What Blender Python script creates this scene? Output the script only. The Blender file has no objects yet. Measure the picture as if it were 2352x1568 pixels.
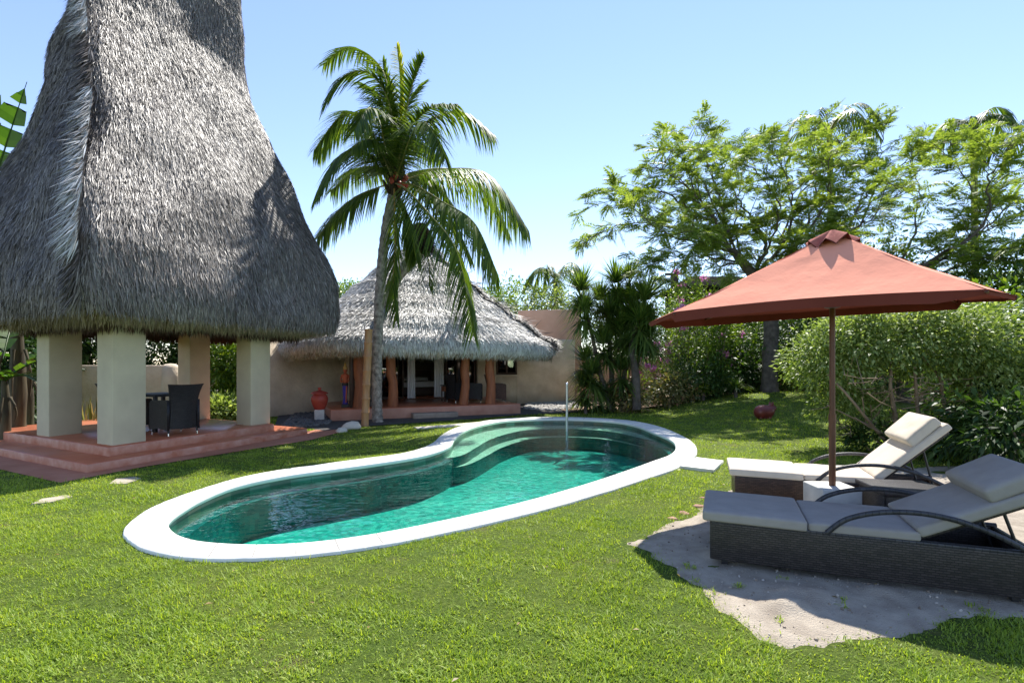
import bpy, bmesh, math, random
import numpy as np
from mathutils import Vector, Matrix
from mathutils.geometry import tessellate_polygon

rng = np.random.default_rng(7)
random.seed(7)
SC = bpy.context.scene
COL = SC.collection
PI = math.pi
# ------------------------------------------------------------------ survey helpers
# readings taken from the photograph (2352 px wide) become points on the ground or at a known depth
F, CX, HZ, H = 1200.0, 1176.0, 840.0, 1.6
def G(u, v, z=0.0):
    d = (H - z) * F / (v - HZ)
    return np.array([(u - CX) / F * d, d, z])
def U(u, v, d):
    return np.array([(u - CX) / F * d, d, H - (v - HZ) / F * d])
def V3(p): return Vector((float(p[0]), float(p[1]), float(p[2])))
def nrm(a):
    a = np.asarray(a, float)
    return a / (np.linalg.norm(a, axis=-1, keepdims=True) + 1e-12)
def sstep(x, a, b):
    t = np.clip((x - a) / (b - a), 0, 1); return t * t * (3 - 2 * t)
def terrain(x, y):
    x = np.asarray(x, float); y = np.asarray(y, float)
    m = .66 * np.exp(-(((x - 10.2) / 4.2) ** 2 + ((y - 18.5) / 5.6) ** 2)) * sstep(x, 4.3, 6.5)
    return m + .012 * np.sin(x * 1.3 + 1) * np.cos(y * 1.1)* sstep(np.hypot(x-.5,y-9.5),6,9)
def GT(u, v):
    best = None
    for d in np.arange(3, 30, .02):
        x = (u - CX) / F * d; z = H - (v - HZ) / F * d
        if z <= float(terrain(x, d)): return np.array([x, d, float(terrain(x, d))])
    return G(u, v)
def catmull(pts, n, closed=False):
    P = np.asarray(pts, float); N = len(P); out = []
    segs = N if closed else N - 1
    for i in range(segs):
        if closed: p0, p1, p2, p3 = P[(i-1) % N], P[i], P[(i+1) % N], P[(i+2) % N]
        else: p0, p1, p2, p3 = P[max(i-1, 0)], P[i], P[i+1], P[min(i+2, N-1)]
        for k in range(n):
            t = k / n
            out.append(.5*((2*p1)+(-p0+p2)*t+(2*p0-5*p1+4*p2-p3)*t*t+(-p0+3*p1-3*p2+p3)*t**3))
    if not closed: out.append(P[-1])
    return np.array(out)
def in_poly(x, y, poly):
    x = np.asarray(x); y = np.asarray(y); r = np.zeros(x.shape, bool); n = len(poly)
    for i in range(n):
        x1, y1 = poly[i][0], poly[i][1]; x2, y2 = poly[(i+1) % n][0], poly[(i+1) % n][1]
        if y1 == y2: continue
        c = ((y1 > y) != (y2 > y)) & (x < (x2-x1)*(y-y1)/(y2-y1)+x1)
        r ^= c
    return r

# ------------------------------------------------------------------ mesh builder
class MB:
    def __init__(s): s.V = []; s.T = []; s.Q = []; s.n = 0; s.Tm = []; s.Qm = []
    def add(s, V, F, m=0):
        V = np.asarray(V, float).reshape(-1, 3)
        F = np.asarray(F, np.int64)
        if len(F):
            if F.shape[1] == 4: s.Q.append(F + s.n); s.Qm.append(np.full(len(F), m))
            else: s.T.append(F + s.n); s.Tm.append(np.full(len(F), m))
        s.V.append(V); s.n += len(V); return s
    def box(s, c, size, R=None, m=0, bevel=0, seg=2):
        bm = bmesh.new(); bmesh.ops.create_cube(bm, size=1)
        for v in bm.verts: v.co = Vector((v.co.x*size[0], v.co.y*size[1], v.co.z*size[2]))
        if bevel: bmesh.ops.bevel(bm, geom=bm.edges[:], offset=bevel, segments=seg, profile=.6, affect='EDGES')
        s.bm(bm, c, R, m); return s
    def bm(s, bm, c=(0,0,0), R=None, m=0):
        bmesh.ops.triangulate(bm, faces=[f for f in bm.faces if len(f.verts) > 4])
        bm.verts.index_update()
        V = np.array([v.co[:] for v in bm.verts])
        if R is not None: V = V @ np.asarray(R).T
        V = V + np.asarray(c, float)
        q = [[v.index for v in f.verts] for f in bm.faces if len(f.verts) == 4]
        t = [[v.index for v in f.verts] for f in bm.faces if len(f.verts) == 3]
        n0 = s.n; s.V.append(V); s.n += len(V)
        if q: s.Q.append(np.array(q)+n0); s.Qm.append(np.full(len(q), m))
        if t: s.T.append(np.array(t)+n0); s.Tm.append(np.full(len(t), m))
        bm.free()
    def tube(s, path, rad, n=8, m=0, cap=True, jit=0):
        P = np.asarray(path, float); k = len(P)
        rad = np.full(k, rad) if np.isscalar(rad) else np.interp(np.linspace(0, 1, k), np.linspace(0, 1, len(rad)), rad)
        T = nrm(np.gradient(P, axis=0)); up = np.array([0, 0, 1.]) if abs(T[0][2]) < .9 else np.array([1., 0, 0])
        A = nrm(np.cross(T[0], up)); rings = []
        for i in range(k):
            A = nrm(A - T[i]*np.dot(A, T[i])); B = np.cross(T[i], A)
            a = np.linspace(0, 2*PI, n, endpoint=False)
            r = rad[i]*(1 + (jit*rng.normal(size=n) if jit else 0))
            rings.append(P[i] + np.outer(np.cos(a)*r, A) + np.outer(np.sin(a)*r, B))
        V = np.concatenate(rings); Fs = []
        for i in range(k-1):
            for j in range(n): Fs.append([i*n+j, i*n+(j+1) % n, (i+1)*n+(j+1) % n, (i+1)*n+j])
        s.add(V, Fs, m)
        if cap:
            for e, flip in ((0, 1), (k-1, 0)):
                c = np.vstack([V[e*n:(e+1)*n], P[e]])
                s.add(c, [[j, (j+1) % n, n][::-1 if flip else 1] for j in range(n)], m)
        return s
    def lathe(s, prof, c=(0,0,0), n=24, m=0):
        a = np.linspace(0, 2*PI, n, endpoint=False)
        V = np.concatenate([np.stack([r*np.cos(a), r*np.sin(a), np.full(n, z)], 1) for r, z in prof]) + np.asarray(c, float)
        Fs = [[i*n+j, i*n+(j+1) % n, (i+1)*n+(j+1) % n, (i+1)*n+j] for i in range(len(prof)-1) for j in range(n)]
        return s.add(V, Fs, m)
    def loft(s, rings, m=0, closed=True, cap=(False, False)):
        n = len(rings[0]); V = np.concatenate(rings); Fs = []
        for i in range(len(rings)-1):
            for j in range(n if closed else n-1):
                Fs.append([i*n+j, i*n+(j+1) % n, (i+1)*n+(j+1) % n, (i+1)*n+j])
        s.add(V, Fs, m)
        for e, f in ((0, cap[0]), (len(rings)-1, cap[1])):
            if f:
                R = rings[e]; c = R.mean(0); s.add(np.vstack([R, c]), [[j, (j+1) % n, n] for j in range(n)], m)
        return s
    def poly(s, pts, z=None, m=0):
        P = np.asarray(pts, float)
        if z is not None: P = np.column_stack([P[:, 0], P[:, 1], np.full(len(P), z)])
        t = tessellate_polygon([[V3(p) for p in P]])
        F = np.array(t)
        a = P[F[:,1]]-P[F[:,0]]; b = P[F[:,2]]-P[F[:,0]]
        if np.cross(a, b)[:,2].sum() < 0: F = F[:, ::-1]
        return s.add(P, F, m)
    def prism(s, pts, z0, z1, m=0, msides=None):
        P = np.asarray(pts, float)[:, :2]; n = len(P)
        area = sum(P[i][0]*P[(i+1) % n][1]-P[(i+1) % n][0]*P[i][1] for i in range(n))
        if area < 0: P = P[::-1]
        s.poly(P, z1, m)
        V = np.concatenate([np.column_stack([P, np.full(n, z0)]), np.column_stack([P, np.full(n, z1)])])
        s.add(V, [[j, (j+1) % n, n+(j+1) % n, n+j] for j in range(n)], m if msides is None else msides); return s
    def build(s, name, mats, parent=None, smooth=False, world=True, label=None):
        V = np.concatenate(s.V) if s.V else np.zeros((0, 3))
        if parent is not None and world:
            r = parent
            while r.parent: r = r.parent
            V = V - np.array(r.location[:])
        me = bpy.data.meshes.new(name)
        Q = np.concatenate(s.Q) if s.Q else np.zeros((0, 4), np.int64)
        T = np.concatenate(s.T) if s.T else np.zeros((0, 3), np.int64)
        mi = np.concatenate([np.concatenate(s.Qm) if s.Qm else [], np.concatenate(s.Tm) if s.Tm else []]).astype(np.int32)
        me.vertices.add(len(V)); me.vertices.foreach_set('co', V.astype(np.float32).ravel())
        nl = len(Q)*4+len(T)*3
        me.loops.add(nl); me.loops.foreach_set('vertex_index', np.concatenate([Q.ravel(), T.ravel()]).astype(np.int32))
        me.polygons.add(len(Q)+len(T))
        st = np.concatenate([np.arange(len(Q))*4, len(Q)*4+np.arange(len(T))*3]).astype(np.int32)
        me.polygons.foreach_set('loop_start', st)
        me.polygons.foreach_set('material_index', mi)
        if smooth: me.polygons.foreach_set('use_smooth', np.ones(len(st), bool))
        me.update(calc_edges=True); me.validate()
        if not isinstance(mats, (list, tuple)): mats = [mats]
        for m in mats: me.materials.append(m)
        o = bpy.data.objects.new(name, me); COL.objects.link(o)
        if parent is not None: o.parent = parent
        if label: o['label'] = label
        return o
def Rz(a): c, s = math.cos(a), math.sin(a); return np.array([[c, -s, 0], [s, c, 0], [0, 0, 1.]])
def Ry(a): c, s = math.cos(a), math.sin(a); return np.array([[c, 0, s], [0, 1, 0], [-s, 0, c.real]])
def Rx(a): c, s = math.cos(a), math.sin(a); return np.array([[1, 0, 0], [0, c, -s], [0, s, c]])
def empty(name, loc, label, cat, group=None, rz=0):
    o = bpy.data.objects.new(name, None); COL.objects.link(o); o.location = V3(loc); o.rotation_euler = (0, 0, rz)
    o.empty_display_size = .2
    return tag(o, label, cat, group)
def tag(o, label=None, cat=None, group=None, kind=None):
    if label: o['label'] = label
    if cat: o['category'] = cat
    if group: o['group'] = group
    if kind: o['kind'] = kind
    return o
def copy_tree(o, parent=None):
    c = o.copy(); COL.objects.link(c)
    if parent is not None: c.parent = parent
    for ch in [x for x in list(bpy.data.objects) if x.parent == o]: copy_tree(ch, c)
    return c

# ------------------------------------------------------------------ materials
def new_mat(name):
    m = bpy.data.materials.new(name); m.use_nodes = True; nt = m.node_tree; nt.nodes.clear()
    out = nt.nodes.new('ShaderNodeOutputMaterial'); return m, nt, out
def nd(nt, t, **k):
    n = nt.nodes.new(t)
    for a, b in k.items(): setattr(n, a, b)
    return n
def ramp(nt, stops, src):
    r = nd(nt, 'ShaderNodeValToRGB'); e = r.color_ramp.elements
    while len(e) > len(stops): e.remove(e[-1])
    while len(e) < len(stops): e.new(1)
    for i, (p, c) in enumerate(stops): e[i].position = p; e[i].color = (*c, 1)
    nt.links.new(src, r.inputs[0]); return r.outputs[0]
def noise(nt, scale, detail=4, vec=None, rough=.55):
    n = nd(nt, 'ShaderNodeTexNoise'); n.inputs['Scale'].default_value = scale; n.inputs['Detail'].default_value = detail
    n.inputs['Roughness'].default_value = rough
    if vec is not None: nt.links.new(vec, n.inputs['Vector'])
    return n.outputs['Fac']
def coord(nt, which='Object', scale=None):
    t = nd(nt, 'ShaderNodeTexCoord').outputs[which]
    if scale:
        mp = nd(nt, 'ShaderNodeMapping'); mp.inputs['Scale'].default_value = scale; nt.links.new(t, mp.inputs[0]); t = mp.outputs[0]
    return t
def bump(nt, src, strength=.3, dist=.02):
    b = nd(nt, 'ShaderNodeBump'); b.inputs['Strength'].default_value = strength; b.inputs['Distance'].default_value = dist
    nt.links.new(src, b.inputs['Height']); return b.outputs[0]
def mixc(nt, fac, a, b, mode='MIX'):
    m = nd(nt, 'ShaderNodeMix', data_type='RGBA', blend_type=mode)
    for s, v in ((0, fac), (6, a), (7, b)):
        if isinstance(v, (int, float)): m.inputs[s].default_value = v
        elif isinstance(v, tuple): m.inputs[s].default_value = (*v, 1)
        else: nt.links.new(v, m.inputs[s])
    return m.outputs[2]
def simple(name, c1, c2=None, scale=6, rough=.6, bmp=.0, bscale=40, detail=5, spec=.5, metal=0, dist=.01, vscale=None):
    m, nt, out = new_mat(name); p = nd(nt, 'ShaderNodeBsdfPrincipled')
    p.inputs['Roughness'].default_value = rough; p.inputs['Metallic'].default_value = metal
    p.inputs['Specular IOR Level'].default_value = spec
    v = coord(nt, 'Object', vscale)
    if c2 is None: c2 = tuple(x*.8 for x in c1)
    col = ramp(nt, [(.3, c2), (.7, c1)], noise(nt, scale, detail, v))
    nt.links.new(col, p.inputs['Base Color'])
    if bmp: nt.links.new(bump(nt, noise(nt, bscale, 4, v), bmp, dist), p.inputs['Normal'])
    nt.links.new(p.outputs[0], out.inputs[0]); return m
def leafmat(name, cols, trans=.4, tcol=None, rough=.45, spec=.4, nscale=.8):
    m, nt, out = new_mat(name)
    g = nd(nt, 'ShaderNodeNewGeometry')
    n = noise(nt, nscale, 2, coord(nt))
    a = nd(nt, 'ShaderNodeMath', operation='MULTIPLY_ADD'); nt.links.new(g.outputs['Random Per Island'], a.inputs[0]); a.inputs[1].default_value = .7
    a2 = nd(nt, 'ShaderNodeMath', operation='MULTIPLY_ADD'); nt.links.new(n, a2.inputs[0]); a2.inputs[1].default_value = .6; a2.inputs[2].default_value = -.15
    nt.links.new(a2.outputs[0], a.inputs[2])
    k = len(cols); c = ramp(nt, [(i/(k-1), cols[i]) for i in range(k)], a.outputs[0])
    p = nd(nt, 'ShaderNodeBsdfPrincipled'); nt.links.new(c, p.inputs['Base Color'])
    p.inputs['Roughness'].default_value = rough; p.inputs['Specular IOR Level'].default_value = spec
    t = nd(nt, 'ShaderNodeBsdfTranslucent')
    nt.links.new(mixc(nt, 1.0, c, tcol or (1.9, 2.0, .8), 'MULTIPLY'), t.inputs[0])
    mx = nd(nt, 'ShaderNodeMixShader'); mx.inputs[0].default_value = trans
    nt.links.new(p.outputs[0], mx.inputs[1]); nt.links.new(t.outputs[0], mx.inputs[2]); nt.links.new(mx.outputs[0], out.inputs[0])
    return m
def thatchmat(name, cols, rough=.5):
    m, nt, out = new_mat(name); g = nd(nt, 'ShaderNodeNewGeometry'); v = coord(nt)
    a = nd(nt, 'ShaderNodeMath', operation='MULTIPLY_ADD'); nt.links.new(g.outputs['Random Per Island'], a.inputs[0]); a.inputs[1].default_value = .75
    n = noise(nt, .9, 3, v); b = nd(nt, 'ShaderNodeMath', operation='MULTIPLY_ADD'); nt.links.new(n, b.inputs[0]); b.inputs[1].default_value = .7; b.inputs[2].default_value = -.22
    nt.links.new(b.outputs[0], a.inputs[2])
    k = len(cols); c = ramp(nt, [(i/(k-1), cols[i]) for i in range(k)], a.outputs[0])
    p = nd(nt, 'ShaderNodeBsdfPrincipled'); nt.links.new(c, p.inputs['Base Color']); p.inputs['Roughness'].default_value = rough
    p.inputs['Specular IOR Level'].default_value = .5
    nt.links.new(p.outputs[0], out.inputs[0]); return m
def wicker(name, c1, c2, axis='side', sc=1.0):
    m, nt, out = new_mat(name); v = coord(nt)
    sx = nd(nt, 'ShaderNodeSeparateXYZ'); nt.links.new(v, sx.inputs[0])
    cb = nd(nt, 'ShaderNodeCombineXYZ')
    if axis == 'side':
        ad = nd(nt, 'ShaderNodeMath', operation='ADD'); nt.links.new(sx.outputs[0], ad.inputs[0]); nt.links.new(sx.outputs[1], ad.inputs[1])
        nt.links.new(ad.outputs[0], cb.inputs[0]); nt.links.new(sx.outputs[2], cb.inputs[1])
    else:
        nt.links.new(sx.outputs[0], cb.inputs[0]); nt.links.new(sx.outputs[1], cb.inputs[1])
    b = nd(nt, 'ShaderNodeTexBrick'); nt.links.new(cb.outputs[0], b.inputs['Vector'])
    b.inputs['Scale'].default_value = 1; b.inputs['Brick Width'].default_value = .034*sc; b.inputs['Row Height'].default_value = .0135*sc
    b.inputs['Mortar Size'].default_value = .0022*sc; b.inputs['Mortar Smooth'].default_value = .6; b.offset = .5
    b.inputs['Color1'].default_value = (*c1, 1); b.inputs['Color2'].default_value = (*c2, 1); b.inputs['Mortar'].default_value = (*(x*.45 for x in c2), 1)
    p = nd(nt, 'ShaderNodeBsdfPrincipled'); nt.links.new(b.outputs['Color'], p.inputs['Base Color']); p.inputs['Roughness'].default_value = .42
    iv = nd(nt, 'ShaderNodeMath', operation='SUBTRACT'); iv.inputs[0].default_value = 1; nt.links.new(b.outputs['Fac'], iv.inputs[1])
    nt.links.new(bump(nt, iv.outputs[0], 1.0, .006), p.inputs['Normal'])
    nt.links.new(p.outputs[0], out.inputs[0]); return m

M = {}
M['thatch'] = thatchmat('weathered_thatch', [(.04, .032, .026), (.125, .104, .09), (.23, .20, .178), (.40, .362, .33)])
M['thatch_pale'] = thatchmat('bleached_and_sunlit_thatch', [(.17, .16, .148), (.44, .425, .405), (.66, .648, .625), (.84, .83, .81)])
M['fringe'] = thatchmat('eave_grass', [(.09, .07, .04), (.21, .17, .10), (.36, .295, .18), (.50, .43, .28)])
M['thatch_core'] = simple('thatch_underlayer', (.13, .112, .095), (.06, .05, .04), 3, .9, .6, 30)
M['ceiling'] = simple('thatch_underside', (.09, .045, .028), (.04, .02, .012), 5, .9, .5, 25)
M['cream'] = simple('cream_plaster', (.63, .56, .39), (.53, .465, .325), 2.2, .8, .15, 18)
M['stucco'] = simple('rough_ochre_stucco', (.74, .63, .48), (.52, .42, .30), 1.6, .9, .5, 9, 6, dist=.04)
M['orange_wall'] = simple('terracotta_render', (.64, .41, .30), (.52, .31, .215), 1.2, .9, .2, 12)
def deckmat():
    m, nt, out = new_mat('polished_red_concrete'); v = coord(nt); p = nd(nt, 'ShaderNodeBsdfPrincipled')
    c = ramp(nt, [(.3, (.38, .105, .05)), (.6, (.54, .18, .09)), (.8, (.60, .25, .15))], noise(nt, 1.6, 6, v))
    nt.links.new(c, p.inputs['Base Color'])
    r = nd(nt, 'ShaderNodeMapRange'); nt.links.new(noise(nt, 3, 5, v), r.inputs[0]); r.inputs[3].default_value = .2; r.inputs[4].default_value = .45
    nt.links.new(r.outputs[0], p.inputs['Roughness'])
    nt.links.new(bump(nt, noise(nt, 14, 4, v), .06, .01), p.inputs['Normal']); nt.links.new(p.outputs[0], out.inputs[0]); return m
M['deck'] = deckmat()
M['deck_edge'] = simple('worn_pink_concrete', (.60, .33, .24), (.45, .155, .08), 5, .6, .3, 22, 7)
M['path'] = simple('terracotta_path', (.54, .23, .135), (.42, .145, .075), 2.2, .75, .15, 18)
M['terrace_edge'] = simple('salmon_render', (.52, .28, .20), (.40, .19, .13), 2.5, .85, .2, 16)
M['coping'] = simple('white_coping_stone', (.80, .78, .72), (.70, .68, .62), 1.7, .7, .15, 30, 6)
M['lawn_stone'] = simple('lawn_stone', (.44, .38, .29), (.30, .26, .19), 6, .9, .4, 25)
M['white_stone'] = simple('pale_paver', (.72, .66, .56), (.56, .50, .41), 3, .85, .3, 25)
M['concrete'] = simple('white_concrete', (.62, .61, .57), (.45, .45, .43), 5, .85, .25, 28)
def tilemat(name, stops, size, rough=.3, ax='xy', grout=(.05, .09, .08)):
    m, nt, out = new_mat(name); v = coord(nt); vo = nd(nt, 'ShaderNodeTexVoronoi'); vo.inputs['Scale'].default_value = 1/size
    vo.inputs['Randomness'].default_value = .35; nt.links.new(v, vo.inputs['Vector'])
    sp = nd(nt, 'ShaderNodeSeparateColor'); nt.links.new(vo.outputs['Color'], sp.inputs[0])
    ad = nd(nt, 'ShaderNodeMath', operation='MULTIPLY_ADD'); nt.links.new(sp.outputs[0], ad.inputs[0]); ad.inputs[1].default_value = .6
    n2 = nd(nt, 'ShaderNodeMath', operation='MULTIPLY'); nt.links.new(noise(nt, 1.1, 3, v), n2.inputs[0]); n2.inputs[1].default_value = .45; nt.links.new(n2.outputs[0], ad.inputs[2])
    c = ramp(nt, stops, ad.outputs[0])
    p = nd(nt, 'ShaderNodeBsdfPrincipled'); nt.links.new(c, p.inputs['Base Color']); p.inputs['Roughness'].default_value = rough
    nt.links.new(p.outputs[0], out.inputs[0]); return m
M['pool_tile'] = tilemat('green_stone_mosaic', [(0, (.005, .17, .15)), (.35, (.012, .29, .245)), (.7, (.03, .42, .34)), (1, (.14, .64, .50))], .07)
M['pool_wall'] = tilemat('shaded_green_wall_mosaic', [(0, (.003, .055, .066)), (.35, (.005, .105, .115)), (.7, (.012, .16, .16)), (1, (.04, .25, .22))], .07)  # green mosaic darkened: the shade on the pool walls painted into the colour
M['pool_step'] = tilemat('pale_step_tile', [(0, (.46, .50, .38)), (.5, (.64, .66, .52)), (1, (.78, .78, .64))], .12)
def bandmat():
    m, nt, out = new_mat('waterline_tile'); uv = nd(nt, 'ShaderNodeUVMap'); b = nd(nt, 'ShaderNodeTexBrick'); nt.links.new(uv.outputs[0], b.inputs[0])
    b.inputs['Scale'].default_value = 1; b.inputs['Brick Width'].default_value = .30; b.inputs['Row Height'].default_value = .155; b.inputs['Mortar Size'].default_value = .006; b.offset = .5
    b.inputs['Color1'].default_value = (0, 0, 0, 1); b.inputs['Color2'].default_value = (1, 1, 1, 1); b.inputs['Mortar'].default_value = (.3, .3, .3, 1)
    c = ramp(nt, [(0, (.07, .06, .04)), (.3, (.07, .17, .13)), (.55, (.17, .27, .21)), (.8, (.30, .23, .13)), (1, (.12, .36, .28))], b.outputs['Color'])
    c = mixc(nt, noise(nt, 7, 4, coord(nt)), c, (.10, .12, .09))
    p = nd(nt, 'ShaderNodeBsdfPrincipled'); nt.links.new(c, p.inputs['Base Color']); p.inputs['Roughness'].default_value = .3
    nt.links.new(p.outputs[0], out.inputs[0]); return m
M['band'] = bandmat()
def watermat():
    m, nt, out = new_mat('pool_water'); v = coord(nt)
    h = nd(nt, 'ShaderNodeMath', operation='MULTIPLY_ADD'); nt.links.new(noise(nt, 9, 2, v), h.inputs[0]); h.inputs[1].default_value = .5; nt.links.new(noise(nt, 2.2, 2, v), h.inputs[2])
    bn = bump(nt, h.outputs[0], .32, .05)
    fr = nd(nt, 'ShaderNodeFresnel'); fr.inputs[0].default_value = 1.33; nt.links.new(bn, fr.inputs['Normal'])
    tr = nd(nt, 'ShaderNodeBsdfTransparent'); tr.inputs[0].default_value = (.62, .93, .88, 1)
    gl = nd(nt, 'ShaderNodeBsdfGlossy'); gl.inputs['Roughness'].default_value = .03; nt.links.new(bn, gl.inputs['Normal'])
    mx = nd(nt, 'ShaderNodeMixShader'); nt.links.new(fr.outputs[0], mx.inputs[0]); nt.links.new(tr.outputs[0], mx.inputs[1]); nt.links.new(gl.outputs[0], mx.inputs[2])
    nt.links.new(mx.outputs[0], out.inputs[0]); return m
M['water'] = watermat()
def lawnmat():
    m, nt, out = new_mat('lawn_turf'); v = coord(nt); p = nd(nt, 'ShaderNodeBsdfPrincipled')
    fine = ramp(nt, [(.3, (.035, .055, .010)), (.5, (.09, .125, .02)), (.72, (.18, .22, .05))], noise(nt, 26, 6, v, .7))
    big = ramp(nt, [(.35, (.75, .9, .7)), (.6, (1.15, 1.1, 1.0))], noise(nt, .7, 4, v))
    c = mixc(nt, 1.0, fine, big, 'MULTIPLY')
    dirt = ramp(nt, [(.60, (0, 0, 0)), (.72, (1, 1, 1))], noise(nt, 1.3, 5, v))
    c = mixc(nt, dirt, c, (.13, .115, .05))
    nt.links.new(c, p.inputs['Base Color']); p.inputs['Roughness'].default_value = .9; p.inputs['Specular IOR Level'].default_value = .15
    nt.links.new(bump(nt, noise(nt, 60, 5, v, .7), .9, .03), p.inputs['Normal']); nt.links.new(p.outputs[0], out.inputs[0]); return m
M['lawn'] = lawnmat()
M['grass'] = leafmat('grass_blade', [(.095, .155, .016), (.21, .315, .033), (.32, .44, .06), (.50, .53, .16)], .45, (1.6, 1.5, .45), .5, .3, .9)
M['sand'] = simple('coarse_sand', (.50, .435, .345), (.30, .25, .195), 5, .95, .9, 90, 9, spec=.2, dist=.02)
M['gravel'] = simple('dark_gravel', (.13, .12, .11), (.045, .042, .04), 30, .9, .8, 60, 4, dist=.03)
M['pebble'] = simple('pebble_stone', (.5, .48, .45), (.3, .29, .27), 4, .8)
M['pebble_dark'] = simple('dark_pebble_stone', (.19, .18, .17), (.08, .08, .08), 4, .7)
M['rock_red'] = simple('reddish_rock', (.42, .25, .18), (.26, .14, .10), 9, .9, .5, 30)
M['step_stone'] = simple('drab_step_stone', (.36, .29, .23), (.24, .19, .15), 5, .9, .3, 20)
M['soil'] = simple('dry_soil', (.30, .20, .13), (.17, .12, .075), 2, .95, .5, 30)
M['cushion'] = simple('light_grey_canvas', (.34, .315, .285), (.29, .27, .245), 7, .9, .35, 14, spec=.15, dist=.012)
M['cushion_tan'] = simple('cream_canvas', (.66, .59, .49), (.58, .515, .43), 7, .9, .35, 14, spec=.15, dist=.012)
M['wick'] = wicker('charcoal_wicker', (.055, .045, .042), (.026, .022, .021), 'side', 1.25)
M['wick_brown'] = wicker('brown_wicker', (.10, .055, .034), (.05, .026, .017), 'side', 1.25)
M['wick_top'] = wicker('charcoal_wicker_top', (.045, .038, .042), (.022, .02, .022), 'top')
M['wick_tube'] = wicker('wrapped_wicker', (.05, .05, .056), (.028, .028, .032), 'top', 1.2)
M['wick_chair'] = wicker('dark_chair_wicker', (.04, .038, .042), (.022, .021, .024), 'side', 1.2)
M['wick_red'] = wicker('reddish_wicker', (.12, .05, .03), (.06, .026, .016), 'side', 1.4)
M['dark_metal'] = simple('dark_metal', (.03, .03, .033), (.02, .02, .022), 6, .4)
M['steel'] = simple('pale_steel', (.55, .55, .56), (.45, .45, .47), 3, .28, metal=.7)
M['chrome'] = simple('chrome_tip', (.8, .8, .8), (.7, .7, .7), 3, .25, metal=.9)
M['canvas'] = simple('terracotta_canvas', (.56, .20, .155), (.52, .18, .14), 1.2, .85, .1, 200, spec=.2, dist=.002)
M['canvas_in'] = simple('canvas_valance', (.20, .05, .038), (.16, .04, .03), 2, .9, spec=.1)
def canvasmat():
    m, nt, out = new_mat('umbrella_canvas'); v = coord(nt); p = nd(nt, 'ShaderNodeBsdfPrincipled')
    c = ramp(nt, [(.3, (.93, .38, .255)), (.7, (.95, .405, .275))], noise(nt, 1.1, 4, v)); nt.links.new(c, p.inputs['Base Color'])
    p.inputs['Roughness'].default_value = .9; p.inputs['Specular IOR Level'].default_value = .05
    nt.links.new(bump(nt, noise(nt, 3.3, 5, v), .35, .05), p.inputs['Normal'])
    tl = nd(nt, 'ShaderNodeBsdfTranslucent'); tl.inputs[0].default_value = (.62, .16, .10, 1)
    mx = nd(nt, 'ShaderNodeMixShader'); mx.inputs[0].default_value = .10; nt.links.new(p.outputs[0], mx.inputs[1]); nt.links.new(tl.outputs[0], mx.inputs[2])
    nt.links.new(mx.outputs[0], out.inputs[0]); return m
M['canvas'] = canvasmat()
M['pole'] = simple('brown_pole_wood', (.15, .05, .018), (.075, .024, .009), 5, .4, .2, 50, vscale=(6, 6, .6))
M['post'] = simple('red_brown_timber', (.36, .125, .048), (.20, .065, .027), 3, .7, .3, 20, vscale=(5, 5, .7))
M['bamboo'] = simple('old_bamboo', (.48, .27, .12), (.33, .16, .065), 3, .5, .1, 30, vscale=(4, 4, .5))
M['dark_wood'] = simple('dark_wood', (.07, .04, .026), (.035, .02, .013), 3, .55, .2, 20)
M['palm_bark'] = simple('palm_bark', (.46, .41, .35), (.095, .08, .066), 11, .95, .7, 16, 6, dist=.03, vscale=(1, 1, .8))
M['palm_bark_dark'] = simple('palm_fibre', (.10, .065, .04), (.035, .025, .018), 9, .95, .8, 30, dist=.03)
M['bark'] = simple('grey_brown_bark', (.17, .14, .115), (.07, .056, .045), 6, .95, .7, 18, 6, dist=.03)
M['bark_pale'] = simple('shrub_bark', (.30, .225, .14), (.16, .11, .065), 6, .9, .4, 25)
M['terracotta'] = simple('red_clay', (.46, .07, .04), (.33, .045, .028), 3, .45, .1, 20)
M['clay_dark'] = simple('dark_red_clay', (.23, .04, .032), (.13, .025, .02), 5, .35, .15, 25)
M['glass'] = None
def glassmat():
    m, nt, out = new_mat('window_glass'); fr = nd(nt, 'ShaderNodeFresnel'); fr.inputs[0].default_value = 1.9
    tr = nd(nt, 'ShaderNodeBsdfTransparent'); tr.inputs[0].default_value = (.42, .5, .46, 1)
    gl = nd(nt, 'ShaderNodeBsdfGlossy'); gl.inputs['Roughness'].default_value = .01
    a = nd(nt, 'ShaderNodeMath', operation='MULTIPLY_ADD'); nt.links.new(fr.outputs[0], a.inputs[0]); a.inputs[1].default_value = 1.0; a.inputs[2].default_value = .17
    mx = nd(nt, 'ShaderNodeMixShader'); nt.links.new(a.outputs[0], mx.inputs[0]); nt.links.new(tr.outputs[0], mx.inputs[1]); nt.links.new(gl.outputs[0], mx.inputs[2])
    nt.links.new(mx.outputs[0], out.inputs[0]); return m
M['glass'] = glassmat()
M['curtain'] = simple('white_curtain', (.78, .78, .80), (.70, .70, .72), 3, .9)
M['bed'] = simple('bed_linen', (.75, .75, .74), (.66, .66, .66), 3, .9)
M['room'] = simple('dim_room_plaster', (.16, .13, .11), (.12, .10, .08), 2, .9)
M['red_cloth'] = simple('red_cushion', (.55, .035, .045), (.42, .02, .03), 4, .85)
M['blue_cloth'] = simple('blue_sarong', (.08, .06, .40), (.05, .035, .26), 5, .8)
M['orange_paint'] = simple('orange_painted_wood', (.55, .13, .05), (.36, .07, .03), 6, .6)
M['black_paint'] = simple('black_paint', (.025, .022, .022), (.015, .015, .015), 5, .5)
M['gold'] = simple('gold_trim', (.55, .36, .10), (.4, .25, .06), 5, .45)
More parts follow.
